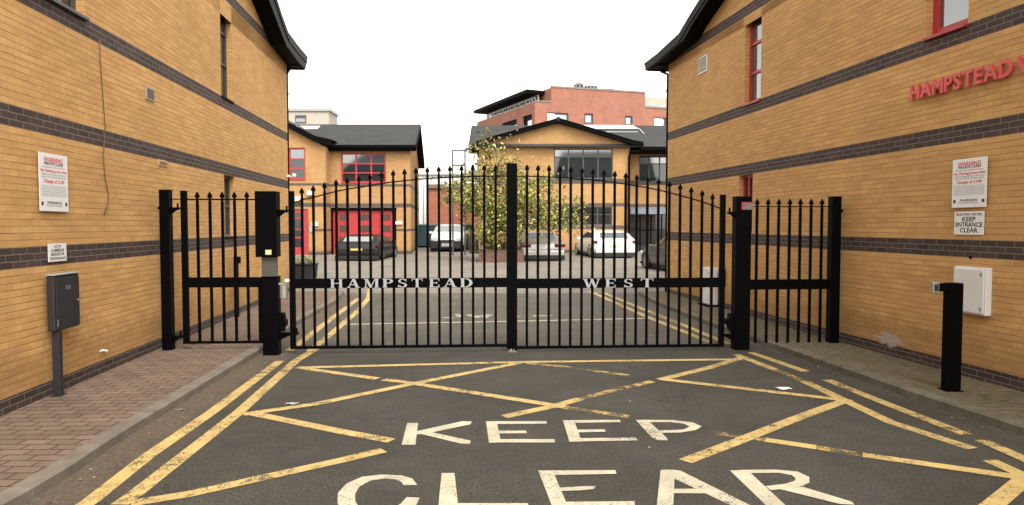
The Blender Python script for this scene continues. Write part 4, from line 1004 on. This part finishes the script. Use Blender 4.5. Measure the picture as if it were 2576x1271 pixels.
b=MB();b.box(-w-.15,w+.15,-.15,3.15,zt-gz(Yp)+.002,zt-gz(Yp)+.25);b.build('roof',M_grey,r)
x_=fx(760,Yp)-(xa+xb)/2;zc=fz(300,Yp)-gz(Yp);ww=MB();ww.box(x_-.5,x_+.5,-.06,-.003,zc-.35,zc+.35);wo=ww.build('window',M_greyf,r);MB().box(x_-.42,x_+.42,-.075,-.062,zc-.27,zc+.05).build('pane',M_glass2,wo)
# red brick wall and white building beyond the gap
Yw=55.0;xa,xb=fx(1079,Yw),fx(1260,Yw);xm=(xa+xb)/2;w=(xb-xa)/2
r=empty('red_brick_building',(xm,Yw,gz(Yw)),0,'low orange brick building with pale parapet seen in the gap between the courtyard buildings','building')
b=MB();b.box(-w,w,0,8,0,fz(474,Yw)-gz(Yw));b.build('wall',brick_mat('plain_orange_brick',(.33,.12,.07),(.37,.14,.085),(.3,.15,.11),(),0,ms=.004,bl=.4,h=.14),r)
b=MB();b.box(-w-.1,w+.1,-.2,8.1,fz(474,Yw)-gz(Yw)+.001,fz(464,Yw)-gz(Yw));b.build('parapet',dirty('brown_fascia',(.16,.12,.09),.7,.1),r)
Yw=60.0;xa,xb=fx(1020,Yw),fx(1200,Yw);xm=(xa+xb)/2;w=(xb-xa)/2
r=empty('white_rendered_building',(xm,Yw,gz(Yw)),0,'white rendered low building seen in the gap behind the orange brick wall','building')
b=MB();b.box(-w,w,0,8,0,fz(441,Yw)-gz(Yw));b.build('wall',dirty('white_render',(.72,.69,.62),.8,.08,1),r)
b=MB();b.box(-w-.1,w+.1,-.25,8.1,fz(441,Yw)-gz(Yw)+.001,fz(437,Yw)-gz(Yw));b.build('roof',M_grey,r)
b=MB();
for u in (1061,1072): xx=fx(u,Yw)-xm;b.box(xx-.14,xx+.14,-.4,-.003,0,fz(462,Yw)-gz(Yw))
b.build('white_columns',M_signw,r)
# teal container behind the small car
Yc=44.5;xa,xb=fx(1050,Yc),fx(1186,Yc);xm=(xa+xb)/2;w=(xb-xa)/2
r=empty('shipping_container',(xm,Yc,gz(Yc)),0,'dark teal ribbed metal container behind the white faced small car','container')
b=MB();h=fz(567,Yc)-gz(Yc);b.box(-w,w,0,2.4,.12,h);n=22
for i in range(n):
    a=-w+(i+.25)*2*w/n;b.box(a,a+w/n,-.05,-.001,.25,h-.2)
b.build('container_body',dirty('dark_teal_paint',(.022,.062,.070),.5,.3,1.5),r)
b=MB();b.box(-w-.03,w+.03,-.06,2.46,h+.001,h+.09);b.build('top_rail',dirty('pale_green_grey',(.18,.26,.25),.5,.2),r)
b=MB();b.box(-w+.05,w-.05,.1,2.3,-.03,.118);b.build('skid_base',M_black,r)
# low wall beside it
Yc=43;xa,xb=fx(1175,Yc),fx(1200,Yc);xm=(xa+xb)/2;w=(xb-xa)/2
r=empty('low_rendered_wall',(xm,Yc,gz(Yc)),0,'low pinkish grey wall stub right of the white faced small car','wall')
b=MB();h=fz(582,Yc)-gz(Yc);b.box(-w,w,0,1.2,-.03,h);b.build('wall_face',dirty('pink_grey_render',(.33,.26,.22),.85,.15,2),r);b=MB();b.box(-w-.03,w+.03,-.04,1.24,h+.001,h+.07);b.build('coping',M_grey,r)
# ------------------------------------------------------------------ cars
def car_paint(name,c,rough=.28,metal=0):
    m=mat(name,c,rough,metal);m.node_tree.nodes['Principled BSDF'].inputs['Coat Weight'].default_value=.6
    return m
M_tyre=dirty('tyre_rubber',(.018,.018,.018),.85,.2,10);M_rim=mat('alloy_rim',(.38,.38,.39),.35,.8)
M_cglass=mat('car_glass',(.03,.034,.036),.05,0,2.9);M_tail=mat('tail_lamp_red',(.15,.012,.014),.25);M_head=mat('headlamp_glass',(.62,.64,.64),.12,.2)
M_trim=mat('black_trim',(.012,.012,.012),.5)
PROF={
'hatch':[(0,.24,.36,.36,.74),(.015,.16,.47,.475,.88),(.06,.13,.53,.54,.95),(.15,.12,.59,.60,.99),(.26,.12,.645,.665,1),(.34,.12,.66,.80,1),(.43,.12,.67,.955,1),(.55,.12,.68,1.0,1),(.72,.12,.69,.985,1),(.86,.12,.70,.94,.99),(.92,.12,.70,.79,.985),(.965,.13,.695,.70,.97),(.985,.14,.56,.565,.95),(1,.20,.42,.42,.90)],
'sedan':[(0,.24,.38,.38,.72),(.015,.16,.48,.485,.87),(.06,.13,.54,.55,.95),(.16,.12,.60,.61,.99),(.28,.12,.65,.665,1),(.36,.12,.665,.82,1),(.44,.12,.67,.955,1),(.54,.12,.68,1.0,1),(.66,.12,.69,.985,1),(.74,.12,.695,.85,1),(.82,.12,.70,.72,.99),(.92,.12,.695,.71,.975),(.975,.14,.66,.665,.95),(.99,.15,.50,.505,.93),(1,.20,.42,.42,.88)]}
def car(label,x,y,rz,W,L,Hh,paint,kind,tail=M_tail,face='rear',bumper=None,plate=True,platecol=None,low=None):
    """local -y is the rear, +y the front; rear bumper at local y=0"""
    root=empty('parked_car',(x,y,gz(y)),rz,label,'car','cars parked in the courtyard')
    st=PROF[kind];rows=[];w=W/2;hasc=[]
    for t,zl,zb,zr,ws in st:
        yy=L*(1-t);ww=w*ws;cab=zr>zb+.04;hasc.append(cab)
        wr=ww*(.90-.13*max(0,(zr-zb)/.32)) if cab else ww*.90
        half=[(0,zl),(ww*.80,zl),(ww*.95,zl+.05),(ww*1.0,(zl*.6+zb*.4)),(ww*.995,zb-.06),(ww*.955,zb),(wr,zr-.035 if cab else zr-.002),(wr*.84,zr-.006 if cab else zr),(wr*.45,zr+.008),(0,zr+.012)]
        rows.append([(a,yy,c*Hh) for a,c in half])
    n=len(rows[0]);b=MB();k=[]
    full=[r+[(-a,y_,c) for a,y_,c in reversed(r[1:-1])] for r in rows]
    N=len(full[0])
    for r in full: b.v+=r
    glass={'windscreen':[],'rear_window':[],'side_window':[]}
    for i in range(len(full)-1):
        for j in range(N):
            q=(j+1)%N;f=(i*N+j,i*N+q,(i+1)*N+q,(i+1)*N+j);b.f.append(f);b.m.append(0)
    b.f.append(tuple(range(N)));b.m.append(0);b.f.append(tuple((len(full)-1)*N+i for i in range(N)));b.m.append(0)
    body=b.build('body',paint,root,smooth=True)
    me=body.data
    md=body.modifiers.new('sub','SUBSURF');md.levels=1;md.render_levels=1
    T=[s[0] for s in st]
    def V(i,j): return Vector(full[i][j])
    def pane(i,j0,j1,name,u0=.08,u1=.92,v0=.1,v1=.92,i2=None):
        i2=i+1 if i2 is None else i2
        P=[V(i,j0),V(i,j1),V(i2,j1),V(i2,j0)]
        def bl(u,v):return (P[0]*(1-u)+P[1]*u)*(1-v)+(P[3]*(1-u)+P[2]*u)*v
        Q=[bl(u0,v0),bl(u1,v0),bl(u1,v1),bl(u0,v1)]
        nn=(Q[1]-Q[0]).cross(Q[3]-Q[0]).normalized();c=(P[0]+P[2])/2-Vector((0,L*.5,Hh*.5))
        if nn.dot(c)<0:nn=-nn
        m_=MB()
        o=.03;Q2=[q_+nn*o for q_ in Q];Q3=[q_-nn*.03 for q_ in Q]
        m_.poly(Q2);m_.poly(Q3)
        for a in range(4): m_.poly([Q2[a],Q2[(a+1)%4],Q3[(a+1)%4],Q3[a]])
        return m_.build(name,M_cglass,root,recalc=True)
    if kind=='hatch': cow,roof0,rend,tail_i=4,6,9,11
    else: cow,roof0,rend,tail_i=4,6,8,10
    pane(cow,7,N-7,'windscreen',.03,.97,.12,.95,roof0)
    pane(rend,7,N-7,'rear_window',.06,.94,.14,.90,tail_i)
    mid=(roof0+rend)//2
    for sgn in (0,1):
        ja,jb=(5,6) if sgn==0 else (N-5,N-6)
        pane(roof0-1,ja,jb,'side_window',.14,.86,.35,.97,mid);pane(mid,ja,jb,'side_window',.14,.86,.05,.95,rend)
    # wheels
    R_=Hh*.225
    for yy in (L*.185,L*.81):
        for s in (-1,1):
            t_=MB();xo=s*(w-.02);t_.tube([(xo-s*.2,yy,R_),(xo-s*.02,yy,R_),(xo,yy,R_)],[R_,R_,R_*.93],20);wh=t_.build('wheel',M_tyre,root,smooth=False)
            t_=MB();t_.tube([(xo+s*.001,yy,R_),(xo+s*.012,yy,R_)],[R_*.66,R_*.60],14);t_.build('rim',M_rim,wh)
            a_=MB();pts=[]
            for g in range(13):
                an=math.pi*g/12;pts.append((math.cos(an),math.sin(an)))
            for g in range(12):
                p0,p1=pts[g],pts[g+1];a_.box(0,0,0,0,0,0) if False else None
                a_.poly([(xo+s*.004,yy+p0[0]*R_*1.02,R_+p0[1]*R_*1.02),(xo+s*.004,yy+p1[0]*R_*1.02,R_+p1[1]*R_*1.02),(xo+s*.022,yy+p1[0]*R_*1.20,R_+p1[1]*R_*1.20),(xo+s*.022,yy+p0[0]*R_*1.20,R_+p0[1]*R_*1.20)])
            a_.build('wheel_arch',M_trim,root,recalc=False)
            t_=MB()
    lz=Hh
    def bb(name,a0,a1,b0,b1,c0,c1,m,p=root,bev=.01): 
        o=MB().box(a0,a1,b0,b1,c0,c1).build(name,m,p,bev=bev);return o
    # rear
    tw=.17 if kind=='hatch' else .24
    for s in (-1,1):
        a=sorted((s*w*.70,s*w*.955))
        if kind=='hatch': bb('tail_light',*sorted((s*w*.80,s*w*.955)),-.012,.16,lz*.53,lz*.64,tail,bev=.02)
        else: bb('tail_light',*sorted((s*w*.50,s*w*.95)),-.02,.14,lz*.48,lz*.60,tail,bev=.02)
    bb('rear_bumper',-w*.90,w*.90,-.055,.10,lz*.20,lz*.36,bumper or paint,bev=.03)
    if low: bb('bumper_skirt_and_shade',-w*.93,w*.93,-.065,.30,lz*.045,lz*.198,low,bev=.02)  # black strip is lower bumper plus the shadow painted in beneath it
    if plate: bb('number_plate',-.27,.27,-.035 if kind=='sedan' else -.03,.0,lz*.40,lz*.475,platecol or M_plY,bev=0)
    # front
    for s in (-1,1): bb('headlight',*sorted((s*w*.50,s*w*.90)),L-.19,L+.0,lz*.40,lz*.52,M_head,bev=.03)
    bb('grille',-w*.46,w*.46,L-.06,L+.012,lz*.22,lz*.42,M_trim,bev=.01)
    bb('front_bumper',-w*.88,w*.88,L-.10,L+.035,lz*.14,lz*.215,bumper or paint,bev=.02)
    bb('number_plate',-.26,.26,L+.013,L+.03,lz*.26,lz*.33,M_signw,bev=0)
    for s in (-1,1): bb('wing_mirror',*sorted((s*w*.93,s*(w*.93+.20))),L*.655,L*.69,lz*.64,lz*.73,paint,bev=.02)
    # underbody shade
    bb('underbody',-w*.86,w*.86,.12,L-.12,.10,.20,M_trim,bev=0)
    return root
M_plY=dirty('yellow_number_plate',(.60,.46,.12),.5,.05,8)
M_skyg=mat('sky_painted_car_glass',(.42,.44,.43),.12,.55)  # pale base colour paints the reflected sky into the glass
M_skyg2=mat('dull_sky_painted_car_glass',(.16,.18,.175),.10,.6)  # duller tone of the same painted-in sky reflection
def reglaze(c,nm,m):
    for o in c.children:
        if o.name.split('.')[0]==nm: o.data.materials[0]=m
def place(u,v):
    x,y=road(u,v);return x,y
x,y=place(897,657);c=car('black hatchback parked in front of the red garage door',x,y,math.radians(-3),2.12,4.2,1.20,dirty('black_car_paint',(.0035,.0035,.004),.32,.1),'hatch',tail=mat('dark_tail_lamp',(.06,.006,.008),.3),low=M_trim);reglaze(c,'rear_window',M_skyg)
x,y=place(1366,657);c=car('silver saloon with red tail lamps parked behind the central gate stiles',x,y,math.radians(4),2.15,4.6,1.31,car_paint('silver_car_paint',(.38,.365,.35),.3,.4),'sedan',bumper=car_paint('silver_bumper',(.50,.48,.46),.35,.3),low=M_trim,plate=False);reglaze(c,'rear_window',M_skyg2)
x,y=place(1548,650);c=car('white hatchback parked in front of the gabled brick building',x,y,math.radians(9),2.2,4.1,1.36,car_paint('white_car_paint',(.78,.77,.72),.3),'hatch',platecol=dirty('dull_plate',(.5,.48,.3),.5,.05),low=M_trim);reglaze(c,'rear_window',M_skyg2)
x,y=place(1124,634);c=car('small white and black car parked by the teal container',x,y+3.7,math.pi,2.05,3.7,1.56,car_paint('pearl_car_paint',(.66,.68,.66),.25),'hatch',bumper=M_trim)
MB().box(-.93,.93,3.66,3.745,.17,.60).build('front_apron',M_trim,c,bev=.03)
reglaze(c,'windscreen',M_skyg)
MB().box(-.30,.30,3.746,3.755,.28,.46).build('front_plate',M_grey,c)
x,y=place(1666,694);car('dark grey car partly hidden behind the corner of the right building',x+1.75,y+.2,math.radians(12),2.0,4.2,1.35,car_paint('dark_grey_car_paint',(.10,.095,.098),.3,.4),'sedan')
# ------------------------------------------------------------------ plants
def leafmat(name,cols,rough=.6):
    m=mat(name,cols[0],rough);t=NT(m);g=t.n('ShaderNodeNewGeometry');r=g.outputs['Random Per Island']
    rp=t.n('ShaderNodeValToRGB');t.l(r,rp.inputs[0]);e=rp.color_ramp;e.interpolation='CONSTANT'
    e.elements[0].color=(*cols[0],1);e.elements[0].position=0;e.elements[1].position=1/len(cols);e.elements[1].color=(*cols[1],1)
    for i,c in enumerate(cols[2:],2):
        q=e.elements.new(i/len(cols));q.color=(*c,1)
    t.l(rp.outputs[0],t.b.inputs['Base Color']);return m
M_leafy=leafmat('yellowing_leaves',[(.34,.31,.05),(.20,.22,.045),(.44,.38,.08),(.12,.155,.035),(.24,.19,.05),(.085,.11,.03),(.48,.44,.13),(.16,.17,.05)])
M_leafg=leafmat('dark_green_leaves',[(.035,.06,.02),(.055,.085,.028),(.08,.11,.035),(.03,.045,.018),(.12,.14,.04)])
M_leafl=leafmat('lime_leaves',[(.22,.30,.05),(.32,.36,.07),(.12,.20,.04),(.40,.40,.10)])
M_bark=dirty('dark_bark',(.075,.055,.042),.9,.3,8,bump=.4)
def leaf(mb,p,s,R):
    a=Vector((R.gauss(0,1),R.gauss(0,1),R.gauss(0,1))).normalized();b=a.orthogonal().normalized();g=R.uniform(0,6.28)
    b=Matrix.Rotation(g,3,a)@b;c=a.cross(b);p=Vector(p);l=s*R.uniform(.7,1.3)
    mb.poly([p-b*l*.5,p+c*l*.28,p+b*l*.5,p-c*l*.28])
def tree():
    R=random.Random(21);bx_,by_=road(1243,648);by_=30.4;bx_=fx(1236,by_);bz=gz(by_)+.3
    root=empty('courtyard_tree',(bx_,by_,bz),0,'young tree with sparse yellow and green autumn leaves growing from the brick planter','tree')
    T=MB();L_=MB()
    toL=lambda u,v,dy=0.0:(at(u,v,by_+dy)[0]-bx_,dy,at(u,v,by_+dy)[1]-bz)
    T.tube([(0,0,-.3),toL(1238,590),toL(1235,540,.05),toL(1238,500,.1),toL(1230,450,.05),toL(1222,400,0),toL(1216,362,0),toL(1212,345)],[.075,.065,.06,.05,.04,.03,.018,.006],8)
    limbs=[]
    tips=[(1135,462),(1122,488),(1152,425),(1170,395),(1190,362),(1222,345),(1250,352),(1275,385),(1305,405),(1335,428),(1365,455),(1395,475),(1425,500),(1450,530),(1462,552),(1405,540),(1380,505),(1440,560),(1300,545),(1190,520),(1160,470),(1315,470),(1270,430),(1345,500),(1180,440),(1285,470),(1225,530),(1330,545),(1215,590),(1262,520),(1420,540),(1310,510)]
    for i,(u,v) in enumerate(tips):
        dy=R.uniform(-1.5,1.3);tip=Vector(toL(u,v,dy))
        v0=min(590,max(400,v+R.uniform(20,90)));st=Vector(toL(1234,v0,.05));
        mid=(st+tip)/2+Vector((R.uniform(-.2,.2),R.uniform(-.2,.2),R.uniform(.1,.5)))
        pts=[]
        for k in range(8):
            t=k/7;pts.append(st*(1-t)**2+mid*2*t*(1-t)+tip*t*t)
        T.tube(pts,[.026*(1-k/8.5)+.005 for k in range(8)],5)
        limbs.append(pts)
        for s in range(7):
            t=R.randint(2,7);o=pts[t];d=Vector((R.gauss(0,1),R.gauss(0,1),R.gauss(-.1,.6))).normalized()*R.uniform(.35,.85)
            e=o+d;T.tube([o,(o+e)/2+Vector((0,0,.06)),e],[.010,.007,.003],4);limbs.append([o,(o+e)/2,e])
    for pts in limbs:
        n=R.randint(2,5) if R.random()<.8 else 0
        for c in range(n):
            t=R.choice(pts[1:]);ctr=t+Vector((R.gauss(0,.14),R.gauss(0,.14),R.gauss(0,.12)));sp=R.uniform(.12,.34)
            top=ctr.z>toL(1236,430)[2]
            for q in range((R.randint(0,5) if R.random()<.75 else 0) if top else R.randint(9,20)):
                leaf(L_,ctr+Vector((R.gauss(0,sp),R.gauss(0,sp),R.gauss(0,sp*.9))),.165,R)
    T.build('trunk',M_bark,root,smooth=True);L_.build('crown',M_leafy,root,recalc=False)
    return bx_,by_
TX,TY=tree()
def shrub(label,x,y,z,rx,ry,rz_,n,m,seed,name='shrub',s=.09):
    R=random.Random(seed);root=empty(name,(x,y,z),0,label,'shrub');L_=MB();T=MB()
    cl=[]
    for i in range(max(7,n//70)):
        d=Vector((R.gauss(0,1),R.gauss(0,1),abs(R.gauss(.3,.8)))).normalized();r=R.uniform(.45,1.0);c=Vector((d.x*rx*r,d.y*ry*r,d.z*rz_*r));cl.append(c)
        T.tube([(0,0,0),c*.5+Vector((0,0,.05)),c],[.014,.009,.003],4)
    for i in range(n):
        c=R.choice(cl);sp=.19*max(rx,rz_);leaf(L_,c+Vector((R.gauss(0,sp),R.gauss(0,sp),max(-c.z+.02,R.gauss(0,sp)))),s,R)
    L_.build('foliage',m,root,recalc=False);T.build('stem',M_bark,root)
    return root
# planter
M_plbrick=brick_mat('planter_brick',(.20,.10,.072),(.27,.14,.10),(.2,.17,.14),(),0,ms=.007)
pz=gz(30);xa,xb=fx(1204,29.9),fx(1318,29.9)
r=empty('brick_planter',((xa+xb)/2,29.9,pz),0,'low red brown brick planter around the foot of the tree','planter');w=(xb-xa)/2
b=MB();b.box(-w,w,0,.22,-.05,.48);b.box(-w,w,1.9,2.1,-.05,.48);b.box(-w,-w+.22,.221,1.899,-.05,.48);b.box(w-.22,w,.221,1.899,-.05,.48);b.build('brick_wall',M_plbrick,r)
b=MB();b.box(-w+.221,w-.221,.221,1.899,.0,.38);b.build('soil',dirty('soil',(.05,.035,.025),.95,.3,8),r)
b=MB();b.box(-w-.02,w+.02,-.02,.24,.481,.52);b.build('coping',dirty('planter_coping',(.16,.10,.08),.9,.2,6),r)
for i,(u,n,mm,lab,hz) in enumerate(((1218,800,M_leafg,'dark green shrub at the left end of the brick planter',.95),(1250,900,M_leafg,'dense dark green shrub in the brick planter directly under the tree trunk',1.0),(1280,600,M_leafg,'dark green shrub in the brick planter behind the central gate stile',.9),(1262,420,M_leafl,'taller lime tinged shrub rising at the back of the brick planter',1.5))):
    yy=30.6+(.6 if i==3 else 0)+.15*i;shrub(lab,fx(u,yy),yy,pz+.36,.52,.5,hz,n,mm,40+i)
yy=36.8;shrub('thin green creeper climbing beside the gabled building behind the silver car',fx(1300,yy),yy,gz(yy),.7,.4,1.6,500,M_leafg,77,'climbing_plant')
# pot plant inside gate on the left
px_,py_=road(768,701);r=empty('plant_pot',(px_,py_,gz(py_)),0,'dark square plant pot standing inside the gates near the left wall corner','plant pot')
b=MB();k=.34;h=.46;b.prism([(-k*.85,0),(k*.85,0),(k,h),(-k,h)],lambda p,dd:(p[0],dd,p[1]),-.30,.30);b.build('pot',M_charc,r,bev=.01)
b=MB();b.box(-k-.02,k+.02,-.33,.33,h+.001,h+.04);b.build('rim',M_charc,r)
shrub('yellow green bushy plant growing in the dark square pot',px_,py_,gz(py_)+h+.02,.36,.28,.26,420,M_leafl,5,'potted_plant',.06)
# ------------------------------------------------------------------ litter on the road
def paper(u,v,s,label,m,seed):
    x,y=road(u,v);R=random.Random(seed);r=empty('litter',(x,y,gz(y)),R.uniform(0,.4),label,'litter');b=MB()
    n=5
    g=[[(i/(n-1)-.5,j/(n-1)-.5) for i in range(n)] for j in range(n)];P=[[(s*(a+R.uniform(-.06,.06)),s*.6*(c+R.uniform(-.06,.06)),.004+R.uniform(0,.014)) for a,c in row] for row in g]
    for j in range(n-1):
        for i in range(n-1): b.poly([P[j][i],P[j][i+1],P[j+1][i+1],P[j+1][i]])
    b.build('crumpled_sheet',m,r,recalc=False)
paper(1972,979,.15,'flattened white scrap of paper on the asphalt near the right kerb',M_signw,3)
paper(735,1017,.12,'small pale scrap of litter beside the left box line',M_grey,4)
RL=random.Random(9);m_=MB()
for i in range(170):
    side=RL.random()
    yy=RL.uniform(4.2,16) 
    if side<.45: xx=lerp_line(KL,yy)+abs(RL.gauss(0,.22))+.03
    elif side<.9: xx=lerp_line(KR,yy)-abs(RL.gauss(0,.22))-.03
    else: xx=RL.uniform(-2.8,3.8)
    a=RL.uniform(0,6.3);q=RL.uniform(.012,.026);c_,s_=math.cos(a)*q,math.sin(a)*q;z=gz(yy)+.011
    m_.poly([(xx-c_,yy-s_,z),(xx+s_*.5,yy-c_*.5,z+.006),(xx+c_,yy+s_,z+.003),(xx-s_*.5,yy+c_*.5,z+RL.uniform(0,.008))])
lv=m_.build('fallen_leaves',leafmat('dry_leaves',[(.22,.13,.05),(.12,.075,.035),(.34,.24,.10),(.40,.36,.28)]),None,recalc=False);tag(lv,kind='stuff')
# ------------------------------------------------------------------ light, sky, camera
W_=bpy.data.worlds.new('World');S.world=W_;W_.use_nodes=True;nt=W_.node_tree;bg=nt.nodes['Background']
sky=nt.nodes.new('ShaderNodeTexSky');sky.sky_type='NISHITA';sky.sun_disc=False
EL,AZ=math.radians(52),math.radians(158)
sky.sun_elevation=EL;sky.sun_rotation=AZ;sky.altitude=50;sky.air_density=1.0;sky.dust_density=2.0;sky.ozone_density=1.0
hs=nt.nodes.new('ShaderNodeHueSaturation');hs.inputs['Saturation'].default_value=.10;hs.inputs['Value'].default_value=1.0
mx=nt.nodes.new('ShaderNodeMix');mx.data_type='RGBA';mx.blend_type='MULTIPLY';mx.inputs[0].default_value=1;mx.inputs[7].default_value=(1.0,.965,.915,1)
nt.links.new(sky.outputs[0],hs.inputs['Color']);nt.links.new(hs.outputs[0],mx.inputs[6]);nt.links.new(mx.outputs[2],bg.inputs['Color']);bg.inputs['Strength'].default_value=.15
sd=bpy.data.lights.new('sun','SUN');sd.energy=.8;sd.angle=math.radians(25);sd.color=(1,.95,.87)
so=bpy.data.objects.new('sun',sd);COL.objects.link(so)
# sun_rotation is clockwise from +Y
sdir=Vector((math.sin(AZ)*math.cos(EL),math.cos(AZ)*math.cos(EL),math.sin(EL)))
so.rotation_euler=sdir.to_track_quat('Z','Y').to_euler()
cd=bpy.data.cameras.new('camera');cd.sensor_width=36;cd.lens=F/2576*36;cd.clip_start=.05;cd.clip_end=1500
co=bpy.data.objects.new('camera',cd);COL.objects.link(co);co.location=(0,0,H);co.rotation_euler=(math.pi/2-P,0,0);S.camera=co
S.view_settings.view_transform='Standard';S.view_settings.look='None';S.view_settings.exposure=1.62;S.view_settings.gamma=1
